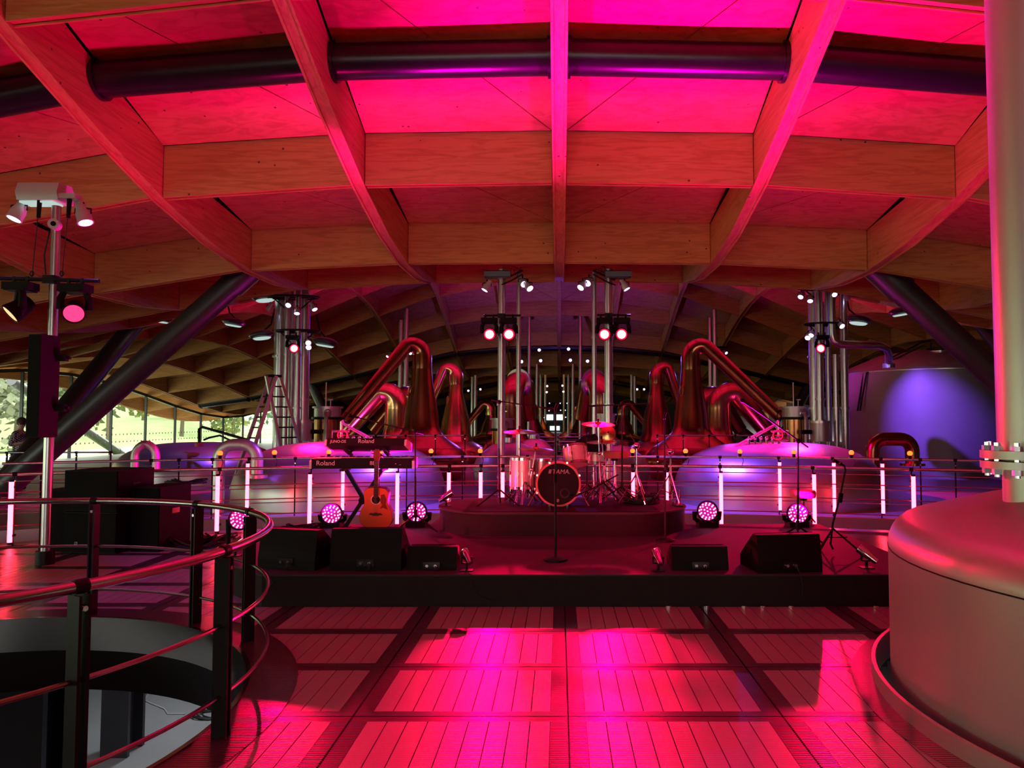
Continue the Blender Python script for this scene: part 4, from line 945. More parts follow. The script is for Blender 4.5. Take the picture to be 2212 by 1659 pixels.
# --- floor washes
WG = [(520, 1122, 9.6, 0.0, 'round pink LED wash lamp on the stage edge next to the round railing', 0), (717, 1111, 10.0, ZS, 'round pink LED wash lamp behind the keyboard stand', 1), (900, 1107, 10.05, ZS, 'round pink LED wash lamp between the boom stand and the drum riser', 2), (1528, 1105, 10.05, ZS, 'round pink LED wash lamp beside the drum riser near the bar stool', 3), (1722, 1111, 10.05, ZS, 'round pink LED wash lamp under the bar stool', 4)]
for px, py, d, zb, lab, i in WG:
    c = P(px, py, d); r = 0.135; zc = c.z - zb; t = thing('led_wash_light', lab, 'stage light', (c.x, d, zb))
    a = Vector((-c.x * 0.06, -1, 0.30)).normalized(); hc = Vector((0, 0, zc))
    MB().box((0, 0.02, 0.035), (0.26, 0.24, 0.07)).build('base', 'black', t, smooth=False)
    for s in (-1, 1): MB().tube([(s * 0.10, 0.03, 0.06), (s * 0.165, 0.03, 0.10), (s * 0.165, 0.02, zc)], [0.03, 0.028, 0.035], 8).build('yoke_arm', 'black', t)
    MB().lathe([(0, -0.18), (0.08, -0.17), (0.11, -0.1), (r, 0.0), (r + 0.01, 0.05), (r, 0.055), (r - 0.012, 0.05), (r - 0.012, 0.035), (0, 0.035)], 28, hc, a).build('head', 'black', t)
    face = MB().lathe([(0, 0.041), (r - 0.013, 0.038)], 28, hc, a).build('lens', 'wash_face', t)
    u, w, _ = basis(a); led = MB()
    for rr, n in ((0.0, 1), (0.045, 6), (0.085, 12), (0.108, 14)):
        for k in range(n):
            o = hc + a * 0.046 + (u * math.cos(k * 2 * pi / n + rr * 9) + w * math.sin(k * 2 * pi / n + rr * 9)) * rr
            led.lathe([(0, 0.003), (0.0105, 0.0)], 8, o, a)
    led.build('led_cluster', 'wash_led', face)['kind'] = 'stuff'
    aim = [(-0.35, -0.5, 1.0), (-0.35, -0.05, 1.0), (0.05, -0.7, 1.2), (-0.05, -0.7, 1.2), (0.45, -0.05, 1.0)][i]
    spot('beam', t, hc + a * 0.08, aim, [(1, 0, 0.2), (1, 0, 0.4), (1, 0, 0.6), (1, 0, 0.6), (1, 0, 0.4)][i], [600, 1100, 5200, 5200, 1400][i], [120, 110, 100, 100, 120][i], 0.9, 0.1)
# added fill uplights on the floor among the stills, brightening the far vaults
for x, y, col, pw, lab in ((-2.3, 24.6, (0.60, 0.02, 1.0), 5500, 'added floor fill light between the pink necked still and the aisle'), (2.2, 24.6, (0.60, 0.02, 1.0), 5500, 'added floor fill light between the aisle and the other tall still'), (-7.0, 24.5, (0.9, 0.03, 0.6), 2500, 'added floor fill light behind the steel dome near the ladder'), (7.0, 24.5, (0.9, 0.03, 0.6), 2500, 'added floor fill light behind the steel dome near the big tank'), (0.0, 36.0, VIO, 1500, 'added violet floor fill light in the far aisle'), (-4.0, 58.0, (1.0, 0.75, 0.5), 3500, 'added warm floor fill light far beyond the golden still'), (4.0, 58.0, (1.0, 0.75, 0.5), 3500, 'added warm floor fill light far beyond the sight window still')):
    t = par_can(lab, (x, y, 0), (0, 0.12, 1), 'lens_pink' if col != VIO else 'lens_violet', col, pw, 120, 0.08, 0.22, None, 'black', 0.16, True, 0.1)
    MB().box((0, 0, 0.006), (0.2, 0.16, 0.012)).build('foot_plate', 'black_steel', t, smooth=False)
# --- glowing tubes on railings
def led_tube(R, px, z0, z1, lab, grp):
    x, y = arc_hit(R, px); d = math.hypot(x, y); y -= 0.06
    t = thing('light_tube', lab, 'light tube', (x, y, z0), 0, grp); h = z1 - z0
    MB().cyl((0, 0, 0.03), (0, 0, h - 0.03), 0.029, n=12).build('tube', 'tube_red', t)
    MB().cyl((0, 0, 0), (0, 0, 0.035), 0.027, n=12).build('end_cap', 'black', t); MB().cyl((0, 0, h - 0.035), (0, 0, h), 0.027, n=12).build('end_cap', 'black', t)
    for q in (0.12, h - 0.1): MB().box((0, 0.04, q), (0.06, 0.07, 0.03)).build('clip', 'black_steel', t, smooth=False)
for px in NEAR: led_tube(RN, px, 0.02, 0.90, 'glowing red light tube clipped to the curved railing right behind the stage', 'tubes on the railing behind the stage')
for px in (541, 745, 1680, 1796, 1900): led_tube(RF, px, 0.06, 0.98, 'glowing red light tube clipped to the railing before the steel domes', 'tubes on the railing before the domes')
# --- amber beacons
for px in (478, 595, 712, 826, 932, 1038, 1366, 1480, 1597, 1713, 1837, 1963):
    x, y = arc_hit(RF, px); t = thing('amber_lamp', 'small amber bulb lamp standing on the railing before the domes', 'lamp', (x, y, 1.05), 0, 'amber bulbs along the railing')
    MB().cyl((0, 0, 0), (0, 0, 0.05), 0.03, n=12).build('socket', 'black', t); MB().sphere((0, 0, 0.085), 0.045, 12, 8).build('bulb', 'amber', t)
    MB().tube([(0.02, 0, 0.02), (0.06, -0.02, -0.08), (0.03, -0.02, -0.18)], 0.006, 6).build('lead', 'cable', t)
# --- footlights on the stage front
for px, py, z, ax, lab in ((1008, 1232, ZS, (-0.35, 0.9, 0.35), 'small chrome footlight beside the low wedge left of the centre microphone'), (1422, 1232, ZS, (-0.1, 0.9, 0.40), 'small chrome footlight beside the low wedge right of the centre microphone'), (1872, 1226, ZS, (-0.7, 0.5, 0.6), 'small chrome footlight by the large steel tank'), (508, 1200, ZS, (0.9, 0.2, 0.6), 'small chrome footlight by the round railing'), (940, 1074, ZR, (0.7, 0.1, 0.5), 'small chrome footlight on the edge of the drum riser')):
    q = onz(px, py, z) if z == ZS else Vector((-1.5, 9.95, ZR))
    t = par_can(lab, q, ax, 'lens_pink', (1, 0.0, 0.05), 170, 95, 0.042, 0.20, None, 'chrome', 0.13, True)
    MB().box((0, 0, 0.004), (0.12, 0.10, 0.008)).build('foot_plate', 'black_steel', t, smooth=False)
# --- lower level lighting
for i, (x, y) in enumerate(((-7.6, 15.8), (-8.5, 9.0), (-3.0, 13.0), (4.5, 13.0))):
    t = thing('tube_luminaire', ['white tube luminaire glowing under the deck behind the loudspeaker stack', 'white tube luminaire under the deck beside the round opening', 'white tube luminaire under the deck below the keyboards', 'white tube luminaire under the deck below the bar stool'][i], 'lamp', (x, y, -1.05))
    MB().cyl((-0.6, 0, 0), (0.6, 0, 0), 0.03, n=10).build('tube', 'tube_white', t); MB().box((0, 0, 0.06), (1.3, 0.08, 0.05)).build('housing', 'white_metal', t, smooth=False)
    MB().cyl((-0.5, 0, 0.05), (-0.5, 0, 0.9), 0.008, n=6).build('hanger', 'cable', t); MB().cyl((0.5, 0, 0.05), (0.5, 0, 0.9), 0.008, n=6).build('hanger', 'cable', t)
    spot('beam', t, (0, 0, -0.06), (0, 0, -1), (0.85, 0.95, 1.0), 160, 150, 0.6, 0.3)
# coiled cable and fan on the lower floor
def coil(name, lab, loc, n, r, h, rad, cat='cable', m='cable', seed=1):
    rnd = random.Random(seed); pts = []
    for k in range(n * 14):
        a = k * 2 * pi / 14; q = r * (1 + 0.25 * math.sin(k * 0.37) + rnd.uniform(-.06, .06)); pts.append((q * math.cos(a), 0.7 * q * math.sin(a), rad + h * (0.5 + 0.5 * math.sin(k * 0.9 + rnd.random())) * k / (n * 14)))
    o = MB().tube(pts, rad, 6).build(name, m); o.location = loc; tag(o, lab, cat); return o
coil('cable_coil', 'black cable coil lying on the pale lower floor', onz(455, 1545, -4.5), 5, 0.32, 0.1, 0.018)
o = MB().tube([onz(px, py, -4.48) for px, py in ((300, 1480), (320, 1500), (312, 1512), (330, 1520), (355, 1530), (362, 1541), (400, 1541))], 0.012, 6).build('floor_cable', 'print_white'); tag(o, 'thin white cable trailing over the lower floor', 'cable')
p = onz(33, 1575, -4.5); t = thing('drum_fan', 'black drum fan on a flat base on the lower floor', 'fan', p)
MB().lathe([(0.34, -0.15), (0.42, -0.12), (0.42, 0.12), (0.34, 0.15), (0, 0.10)], 28, (0, 0, 0.55), (0.3, -1, 0.3)).build('drum', 'black_gloss', t); MB().box((0, 0, 0.05), (0.95, 0.5, 0.10)).build('base', 'black', t, smooth=False)
for s in (-1, 1): MB().cyl((s * 0.44, 0, 0.1), (s * 0.44, 0, 0.55), 0.03, n=8).build('support', 'black_steel', t)

# ============================================================ STAGE GEAR
def wedge(label, px0, px1, ybot, ytop, rz=0.0, deep=0.48, slope=0.55, side=1):
    a, b = onz(px0, ybot, ZS), onz(px1, ybot, ZS); w = (b - a).length; c = (a + b) / 2; h = P((px0 + px1) / 2, ytop, c.y + 0.05).z - ZS
    t = thing('floor_monitor', label, 'monitor', (c.x, c.y + deep / 2, ZS), rz)
    prof = [(-deep / 2, 0.0), (-deep / 2 - 0.0, h * 0.25), (-deep / 2 + 0.05, h), (-deep / 2 + 0.14, h), (deep / 2, h * 0.30), (deep / 2, 0)]
    n = len(prof); vs = [(-w / 2, y, z) for y, z in prof] + [(w / 2, y, z) for y, z in prof]
    MB().add(vs, [tuple(range(n)), tuple(range(n, 2 * n))[::-1]] + [(k, n + k, n + (k + 1) % n, (k + 1) % n) for k in range(n)]).build('cabinet', 'black', t, smooth=False)
    y0, z0, y1, z1 = -deep / 2 + 0.15, h * 0.99, deep / 2 - 0.005, h * 0.33; nv = Vector((0, z0 - z1, y1 - y0)).normalized() * 0.008
    MB().add([(x, y + nv.y * s, z + nv.z * s) for s in (0.2, 1) for x, y, z in ((-w / 2 + .02, y0, z0), (w / 2 - .02, y0, z0), (w / 2 - .02, y1, z1), (-w / 2 + .02, y1, z1))], [(0, 3, 2, 1), (4, 5, 6, 7), (0, 1, 5, 4), (1, 2, 6, 5), (2, 3, 7, 6), (3, 0, 4, 7)]).build('grille', 'grille', t, smooth=False)
    for s in (-1, 1): MB().box((s * (w / 2 + 0.001), 0.0, h * 0.5), (0.012, 0.13, 0.05)).build('handle_recess', 'black_gloss', t, smooth=False)
    pl = MB().box((0, -deep / 2 - 0.002, h * 0.20), (0.16, 0.012, 0.07)).build('connector_plate', 'black_gloss', t, smooth=False)
    for s in (-0.04, 0.04): MB().cyl((s, -deep / 2 - 0.03, h * 0.20), (s, -deep / 2, h * 0.20), 0.014, n=10).build('connector', 'chrome', pl)
    MB().tube([(0.04, -deep / 2 - 0.03, h * 0.2), (0.05, -deep / 2 - 0.06, h * 0.08), (0.06, -deep / 2 - 0.05, 0.012), (0.08, -deep / 2 - 0.02, 0.008)], 0.007, 6).build('lead', 'cable', t)
    return t
wedge('black stage wedge monitor at the stage corner by the round railing', 560, 700, 1230, 1143, rz=-0.25)
wedge('black stage wedge monitor in front of the acoustic guitar', 712, 866, 1233, 1142)
wedge('low black wedge monitor beside the big one in front of the guitar', 878, 986, 1231, 1180, deep=0.36)
wedge('low black wedge monitor between the footlight and the big right wedge', 1452, 1574, 1231, 1180, deep=0.36)
wedge('black stage wedge monitor in front of the gooseneck microphone stand', 1630, 1774, 1237, 1154, rz=0.12)

# loudspeaker stack
def sub(label, x, y, z, w, d, h, rz, logo=True, group=None):
    t = thing('subwoofer', label, 'loudspeaker', (x, y, z), rz, group)
    MB().box((0, 0, h / 2), (w, d, h - 0.006)).build('cabinet', 'black', t, smooth=False)
    MB().box((0, -d / 2 - 0.006, h / 2), (w - 0.02, 0.014, h - 0.03)).build('grille', 'grille', t, smooth=False)
    for s in (-1, 1): MB().box((s * (w / 2), 0, h * 0.6), (0.012, 0.16, 0.07)).build('handle_recess', 'black_gloss', t, smooth=False)
    if logo:
        lg = MB(); x0, z0, q = -w * 0.24, 0.13, 0.017; yy = -d / 2 - 0.016
        lg.box((x0 - q, yy, z0), (0.006, 0.004, 2 * q)).box((x0, yy, z0 - q), (2 * q, 0.004, 0.006)).box((x0 + q, yy, z0 + 0.004), (0.006, 0.004, 1.4 * q)).box((x0 + 0.004, yy, z0 + q), (1.4 * q, 0.004, 0.006)).box((x0 + 0.003, yy, z0 + 0.003), (0.012, 0.004, 0.012))
        o = lg.build('logo', 'print_grey', t, smooth=False); o['kind'] = 'stuff'
    return t
p = onz(200, 1196); y0 = p.y + 0.38
sub('lower black subwoofer cabinet in the middle of the loudspeaker stack', p.x - 0.02, y0, 0, 0.74, 0.72, 0.53, -0.10)
sub('upper black subwoofer cabinet on top of the loudspeaker stack', p.x - 0.02, y0, 0.535, 0.74, 0.72, 0.53, -0.10)
sub('black subwoofer cabinet turned sideways next to the stack facing the stage', p.x + 0.62, y0 + 0.1, 0, 0.40, 0.66, 0.84, -0.12, False)
sub('black subwoofer cabinet half hidden by the lighting pole', p.x - 0.62, y0 + 0.1, 0, 0.36, 0.66, 0.80, 0.0, False)
coil('cable_heap', 'tangled heap of black cables on the deck beside the loudspeaker stack', onz(425, 1180), 9, 0.32, 0.16, 0.012, seed=3)
coil('cable_heap', 'small tangle of dark cables on the floor by the stage corner', onz(470, 1165), 5, 0.22, 0.10, 0.010, seed=5)
coil('cable_heap', 'tangle of cables at the back of the drum riser', Vector((1.12, 10.25, ZR)), 12, 0.2, 0.14, 0.008, seed=8)
coil('cable_heap', 'loose cable loops behind the wedge at the stage corner', onz(650, 1140, ZS), 6, 0.2, 0.06, 0.008, seed=9)
coil('cable_heap', 'black cable bundle hung over the railing near the violet dome', Vector((*arc_hit(RF, 405), 0.62)) + Vector((0, 0.05, 0)), 5, 0.28, 0.08, 0.014, seed=11)
for i, (pts, lab) in enumerate((([(575, 1230), (590, 1258), (560, 1290), (552, 1300)], 'thin cable hanging down the stage front by the round railing'), ([(1012, 1236), (1020, 1262), (1030, 1285), (1060, 1300)], 'thin cable hanging down the stage front under the left footlight'), ([(1728, 1237), (1734, 1262), (1733, 1285), (1740, 1300)], 'thin cable hanging down the stage front under the big right wedge'))):
    o = MB().tube([P(x, y, 6.93) for x, y in pts], 0.005, 6).build('hanging_cable', 'cable'); tag(o, lab, 'cable')
# stands
def tripod(mb, c, h, r, n=3, a0=0.3):
    for k in range(n):
        a = a0 + k * 2 * pi / n; mb.tube([(c[0], c[1], c[2] + h), (c[0] + r * math.cos(a), c[1] + r * math.sin(a), c[2] + 0.012)], 0.011, 6)
def round_stand(label, px, py, ytop, r, z=ZS, mic=True):
    b = onz(px, py, z); t = thing('microphone_stand', label, 'microphone stand', b); zt = P(px, ytop, b.y).z - z
    MB().lathe([(r, 0), (r, 0.018), (r * 0.8, 0.026), (0.03, 0.034), (0, 0.034)], 32).build('base', 'black_steel', t)
    MB().cyl((0, 0, 0.03), (0, 0, zt * 0.55), 0.013, n=12).build('lower_tube', 'black_steel', t); MB().cyl((0, 0, zt * 0.5), (0, 0, zt), 0.009, n=12).build('upper_tube', 'black_steel', t)
    MB().cyl((0, 0, zt * 0.52), (0, 0, zt * 0.58), 0.02, n=12).build('clutch', 'black', t)
    MB().tube([(0, 0, zt), (0.0, 0.01, zt + 0.03), (0.02, 0.03, zt + 0.08)], 0.015, 8).build('clip', 'black', t)
    return t
round_stand('straight microphone stand on a round base at the centre of the stage front', 1200, 1210, 888, 0.125)
round_stand('straight microphone stand on a round base beside the low right wedge', 1437, 1168, 905, 0.11)
def boom_stand(label, px, py, z, ypiv, b0, b1, db=0.0, mic='end', r=0.32, a0=0.3, m='black_steel'):
    b = onz(px, py, z); t = thing('boom_stand', label, 'microphone stand', b); piv = P(px, ypiv, b.y) - b
    mb = MB(); tripod(mb, (0, 0, 0), 0.22, r, 3, a0); mb.cyl((0, 0, 0.18), (0, 0, 0.28), 0.022, n=10); mb.build('tripod', 'black_steel', t)
    MB().cyl((0, 0, 0.2), piv * 0.55, 0.013, n=10).build('lower_tube', m, t); MB().cyl(piv * 0.5, piv, 0.009, n=10).build('upper_tube', m, t)
    e0 = P(b0[0], b0[1], b.y + db) - b; e1 = P(b1[0], b1[1], b.y - db * 0.2) - b
    MB().cyl(e0, e1, 0.009, n=10).build('boom', m, t); MB().sphere(piv, 0.03, 10, 8).build('pivot', 'black', t)
    d = (e0 - e1).normalized(); MB().cyl(e0, e0 + d * 0.10, 0.014, n=10).sphere(e0 + d * 0.12, 0.028, 12, 8).build('microphone', 'black', t)
    return t
boom_stand('boom microphone stand between the guitar and the drum riser', 897, 1148, ZS, 932, (775, 902), (915, 937), a0=-0.35)
boom_stand('tall overhead boom stand at the corner of the drum riser by the floor toms', 1078, 1092, ZR, 868, (1172, 880), (1063, 864), a0=-0.5, db=0.1)
boom_stand('tall overhead boom stand behind the drum stool', 1344, 1084, ZR, 872, (1288, 876), (1398, 871), a0=0.9)
boom_stand('long boom microphone stand slanting over the big right wedge', 1724, 1178, ZS, 952, (1622, 878), (1746, 966), a0=0.2)
# gooseneck tripod stand
b = onz(1800, 1196, ZS); t = thing('gooseneck_stand', 'leaning tripod stand with a bent boom and yellow ringed microphone', 'microphone stand', b)
mb = MB(); tripod(mb, (0, 0, 0), 0.27, 0.30, 3, -0.4); mb.build('tripod', 'black_steel', t)
pt = [P(1794, 1175, b.y) - b, P(1799, 1130, b.y) - b, P(1814, 1075, b.y) - b, P(1826, 1015, b.y) - b, P(1824, 1006, b.y) - b, P(1818, 1002, b.y) - b]
MB().tube([(0, 0, 0.05)] + pt, 0.011, 8).build('tube', 'black_steel', t); MB().cyl(pt[2] - Vector((0, 0, .05)), pt[2] + Vector((0.015, 0, .05)), 0.024, n=10).build('clutch', 'black', t)
mc = MB().cyl(pt[-1], P(1800, 993, b.y) - b, 0.018, n=12).build('microphone', 'black', t); MB().cyl(P(1814, 1000.5, b.y) - b, P(1811, 998.5, b.y) - b, 0.021, n=12).build('ring', 'brass', mc)
MB().cyl(P(1790, 1160, b.y) - b, P(1830, 1160, b.y) - b, 0.006, n=6).build('brace', 'black_steel', t)
# stools
def stool(label, px, yseat, pyb, z, r, m='cushion'):
    b = onz(px, pyb, z); zs = P(px, yseat, b.y).z - z; t = thing('drum_stool', label, 'stool', b)
    MB().lathe([(0, zs - 0.05), (r * 0.95, zs - 0.05), (r, zs - 0.02), (r, zs + 0.02), (r * 0.93, zs + 0.045), (0, zs + 0.05)], 28).build('seat', m, t)
    MB().cyl((0, 0, 0.1), (0, 0, zs - 0.04), 0.018, n=12).build('column', 'chrome', t); MB().cyl((0, 0, zs - 0.09), (0, 0, zs - 0.05), 0.05, n=12).build('seat_bracket', 'black_steel', t)
    for k in range(3):
        a = 0.5 + k * 2 * pi / 3; MB().tube([(0, 0, 0.22), (0.22 * math.cos(a), 0.22 * math.sin(a), 0.012)], 0.011, 6).build('leg', 'chrome', t)
    return t
stool('low round red topped stool on the stage in front of the red tubes', 1736, 1066, 1132, ZS, 0.17)
stool('wide red cushioned drum stool behind the drum kit', 1328, 981, 1078, ZR, 0.21)

# drums
def lug_ring(parent, r, z0, z1, n=6):
    for k in range(n):
        a = k * 2 * pi / n + 0.2; MB().cyl(((r + 0.012) * math.cos(a), (r + 0.012) * math.sin(a), z0), ((r + 0.012) * math.cos(a), (r + 0.012) * math.sin(a), z1), 0.006, n=6).box(((r + 0.01) * math.cos(a), (r + 0.01) * math.sin(a), (z0 + z1) / 2), (0.02, 0.02, 0.05), rz=a).build('lug', 'chrome', parent)
def drum(name, label, loc, r, h, axis=(0, 0, 1), legs=0.0, m='sparkle', cat='drum'):
    t = thing(name, label, cat, loc)
    holder = t
    M = Vector((0, 0, 1)).rotation_difference(Vector(axis).normalized()).to_matrix().to_4x4()
    def bl(mb, nm, mm, par=t): return mb.xf(M).build(nm, mm, par)
    bl(MB().lathe([(r, 0.0), (r, h)], 36), 'shell', m)
    bl(MB().lathe([(0, 0.003), (r * 0.97, 0.003), (r * 0.97, -0.003), (0, -0.003)], 32), 'bottom_head', 'drumhead'); bl(MB().lathe([(0, h + 0.004), (r * 0.97, h + 0.004), (r * 0.97, h - 0.003), (0, h - 0.003)], 32), 'top_head', 'drumhead')
    for z in (0.0, h): bl(MB().lathe([(r - 0.004, z - 0.018), (r + 0.014, z - 0.018), (r + 0.014, z + 0.018), (r - 0.004, z + 0.018), (r - 0.004, z - 0.018)], 36), 'hoop', 'chrome')
    for k in range(6):
        a = k * pi / 3 + 0.2; q = MB().cyl(((r + 0.014) * math.cos(a), (r + 0.014) * math.sin(a), 0.02), ((r + 0.014) * math.cos(a), (r + 0.014) * math.sin(a), h - 0.02), 0.005, n=6).box(((r + 0.012) * math.cos(a), (r + 0.012) * math.sin(a), h / 2), (0.022, 0.02, 0.045), rz=a); bl(q, 'lug', 'chrome')
    if legs:
        for k in range(3):
            a = 0.6 + k * 2 * pi / 3; MB().tube([((r + 0.02) * math.cos(a), (r + 0.02) * math.sin(a), h * 0.55), ((r + 0.03) * math.cos(a), (r + 0.03) * math.sin(a), -legs * 0.5), ((r + 0.06) * math.cos(a), (r + 0.06) * math.sin(a), -legs + 0.01)], 0.009, 6).build('leg', 'chrome', t)
    return t
def at_d(px, py, d): return P(px, py, d)
c = at_d(1128, 1052, 10.35); drum('floor_tom', 'sparkle finish floor tom on chrome legs at the end of the kit', c, 0.155, P(1128, 990, 10.35).z - c.z, legs=c.z - ZR)
c = at_d(1170, 1054, 10.55); drum('floor_tom', 'sparkle finish floor tom close beside the bass drum', c, 0.150, P(1170, 992, 10.55).z - c.z, legs=c.z - ZR)
c = at_d(1246, 1002, 10.3); t = drum('rack_tom', 'sparkle finish rack tom tilted above the bass drum', c, 0.158, 0.24, (-0.10, 0.32, 0.95))
MB().tube([(-0.16, 0.05, 0.08), (-0.22, 0.05, 0.08), (-0.22, 0.05, -0.20)], 0.012, 8).build('mount_arm', 'chrome', t)
c = at_d(1285, 1000, 10.75); t = drum('snare_drum', 'sparkle snare drum behind the rack tom', c, 0.165, 0.13, (0.05, 0.1, 1)); mb = MB(); tripod(mb, (0, 0, -(c.z - ZR)), 0.2, 0.2); mb.cyl((0, 0, -(c.z - ZR) + .15), (0, 0, -0.02), 0.014, n=8); mb.build('stand', 'chrome', t)
# bass drum
kc = at_d(1206, 1047, 9.85); t = thing('bass_drum', 'black fronted bass drum with pale lettering on the drum riser', 'drum', (kc.x, kc.y, ZR)); hz = 0.298; r = 0.285
MB().lathe([(r, 0.0), (r, 0.44)], 48, (0, 0, hz), (0, 1, 0)).build('shell', 'sparkle', t)
MB().lathe([(0, 0.012), (r, 0.012), (r, 0.02), (0, 0.02)], 48, (0, 0, hz), (0, 1, 0)).build('front_head', 'black', t)
for y in (-0.012, 0.415): MB().lathe([(r - 0.012, y), (r + 0.012, y), (r + 0.012, y + 0.04), (r - 0.012, y + 0.04), (r - 0.012, y)], 48, (0, 0, hz), (0, 1, 0)).build('hoop', 'cushion', t)
MB().lathe([(0.045, 0.006), (0.066, 0.004), (0.066, 0.012), (0.045, 0.012)], 28, (0.085, 0, hz - 0.12), (0, 1, 0)).build('port_ring', 'black_steel', t); MB().lathe([(0, 0.010), (0.046, 0.009)], 24, (0.085, 0, hz - 0.12), (0, 1, 0)).build('port_hole', 'black', t)
text('TAMA.', 0.082, 'lettering', 'print_grey', t, (-0.085, 0.008, hz + 0.135), shear=0.2)
for q in (0, 1): MB().box((-0.118 + q * 0.018, 0.009, hz + 0.164), (0.012, 0.004, 0.052), ry=0.2).build('lettering_bar', 'print_grey', t, smooth=False)
MB().cyl((-0.01, 0.006, hz - 0.215), (-0.01, 0.012, hz - 0.215), 0.022, n=16).build('head_badge', 'pickguard', t)
for k in range(8):
    a = k * pi / 4 + 0.39; MB().cyl(((r + 0.02) * math.cos(a), 0.0, hz + (r + 0.02) * math.sin(a)), ((r + 0.02) * math.cos(a), 0.43, hz + (r + 0.02) * math.sin(a)), 0.006, n=6).box(((r + 0.016) * math.cos(a), 0.0, hz + (r + 0.016) * math.sin(a)), (0.025, 0.03, 0.025)).build('claw_lug', 'chrome', t)
for s in (-1, 1): MB().tube([(s * 0.26, 0.12, hz - 0.05), (s * 0.40, -0.02, 0.012)], 0.011, 6).build('spur', 'chrome', t)
o = MB().tube([P(1335, 1025, 10.4), P(1290, 1050, 9.9), P(1236, 1074, 9.75)], 0.010, 8).build('boom_arm', 'black_steel', None); C.objects.unlink(o); C.objects.link(o); tag(o, 'black boom arm with chrome tip reaching toward the bass drum port', 'microphone stand'); o.name = 'low_boom_arm'
# cymbals
def cymbal(label, px, py, d, r, base_px, tilt=(0.0, -0.12), top=None, m='brass'):
    c = P(px, py, d); b = P(base_px, 1080, d); b.z = ZR; t = thing('cymbal_stand', label, 'cymbal', b); o = c - b
    ax = Vector((tilt[0], tilt[1], 1)).normalized()
    MB().lathe([(r, -0.016), (r * 0.6, -0.002), (r * 0.2, 0.006), (r * 0.16, 0.022), (0.0, 0.032), (0.0, 0.028), (r * 0.15, 0.018), (r * 0.2, 0.002), (r * 0.6, -0.006), (r, -0.018)], 40, o, ax).build('cymbal', m, t)
    MB().cyl(o, o + ax * 0.07, 0.012, n=8).build('wing_nut', 'black', t)
    MB().cyl((0, 0, 0.15), (o.x * 0.5, 0, o.z * 0.5), 0.014, n=8).build('lower_tube', 'chrome', t); MB().cyl((o.x * 0.5, 0, o.z * 0.45), o, 0.009, n=8).build('upper_tube', 'chrome', t)
    MB().sphere((o.x * 0.6, 0, o.z * 0.62), 0.028, 8, 6).build('joint', 'chrome', t)
    for k in range(3):
        a = 0.4 + k * 2 * pi / 3
        for s in (-0.01, 0.01): MB().tube([(s, 0, 0.30), (0.27 * math.cos(a) + s, 0.27 * math.sin(a), 0.015)], 0.007, 6).build('leg', 'chrome', t)
    return t
cymbal('cymbal on a chrome stand above the end floor tom', 1122, 930, 10.3, 0.215, 1122)
cymbal('flat wide cymbal low above the inner floor tom', 1158, 968, 10.2, 0.24, 1134, tilt=(0.05, -0.08))
cymbal('high cymbal with dark felt above the snare and rack tom', 1292, 914, 10.4, 0.235, 1300, tilt=(0.02, -0.15))
cymbal('low wide cymbal just over the snare drum', 1300, 952, 10.6, 0.22, 1312, tilt=(-0.03, -0.10))
cymbal('red lit cymbal tilted upright behind the high cymbal', 1313, 935, 10.85, 0.115, 1298, tilt=(0.1, -4.0))
for px, yt, lab in ((1376, 962, 'bare chrome cymbal stand wrapped in cables near the railing'), (1449, 975, 'bare chrome cymbal stand at the far end of the riser')):
    b = P(px, 1085, 10.2); b.z = ZR; t = thing('bare_cymbal_stand', lab, 'stand', b); zt = P(px, yt, 10.2).z - ZR
    MB().cyl((0, 0, 0.15), (0, 0, zt * 0.6), 0.014, n=8).build('lower_tube', 'chrome', t); MB().cyl((0, 0, zt * 0.55), (0, 0, zt), 0.010, n=8).build('upper_tube', 'chrome', t)
    MB().sphere((0, 0, zt), 0.045, 10, 8).cyl((0, 0, zt), (-0.09, 0, zt + 0.16), 0.009, n=6).build('tilter', 'chrome', t)
    for k in range(3):
        a = 0.9 + k * 2 * pi / 3; MB().tube([(0, 0, 0.42), (0.24 * math.cos(a), 0.24 * math.sin(a), 0.015)], 0.010, 6).tube([(0, 0, 0.14), (0.14 * math.cos(a), 0.14 * math.sin(a), 0.20)], 0.008, 6).build('leg', 'chrome', t)
# percussion pad and pedal on the riser, small rack of sticks
c = P(1395, 1078, 10.3); t = thing('effects_box', 'small black box on the drum riser among the cables', 'box', (c.x, 10.3, ZR)); MB().box((0, 0, 0.06), (0.2, 0.16, 0.12)).build('case', 'black', t, smooth=False); MB().box((0, -0.082, 0.06), (0.14, 0.006, 0.05)).build('panel', 'black_gloss', t, smooth=False)
c = P(1472, 1085, 10.0); t = thing('drum_pedal', 'chrome drum pedal at the end of the riser', 'pedal', (c.x - 0.05, 10.0, ZR)); MB().box((0, 0, 0.03), (0.09, 0.28, 0.015), rx=0.12).build('footboard', 'chrome', t, smooth=False); MB().box((0, 0, 0.006), (0.1, 0.3, 0.012)).build('base_plate', 'black_steel', t, smooth=False); MB().tube([(-.05, .12, .01), (-.05, .12, .2), (.05, .12, .2), (.05, .12, .01)], 0.008, 6).build('frame', 'chrome', t)
c = P(1268, 945, 10.95); t = thing('sound_screen', 'black cloth draped on a stand behind the rack tom', 'cloth', (c.x, 10.95, ZR)); zt = c.z - ZR
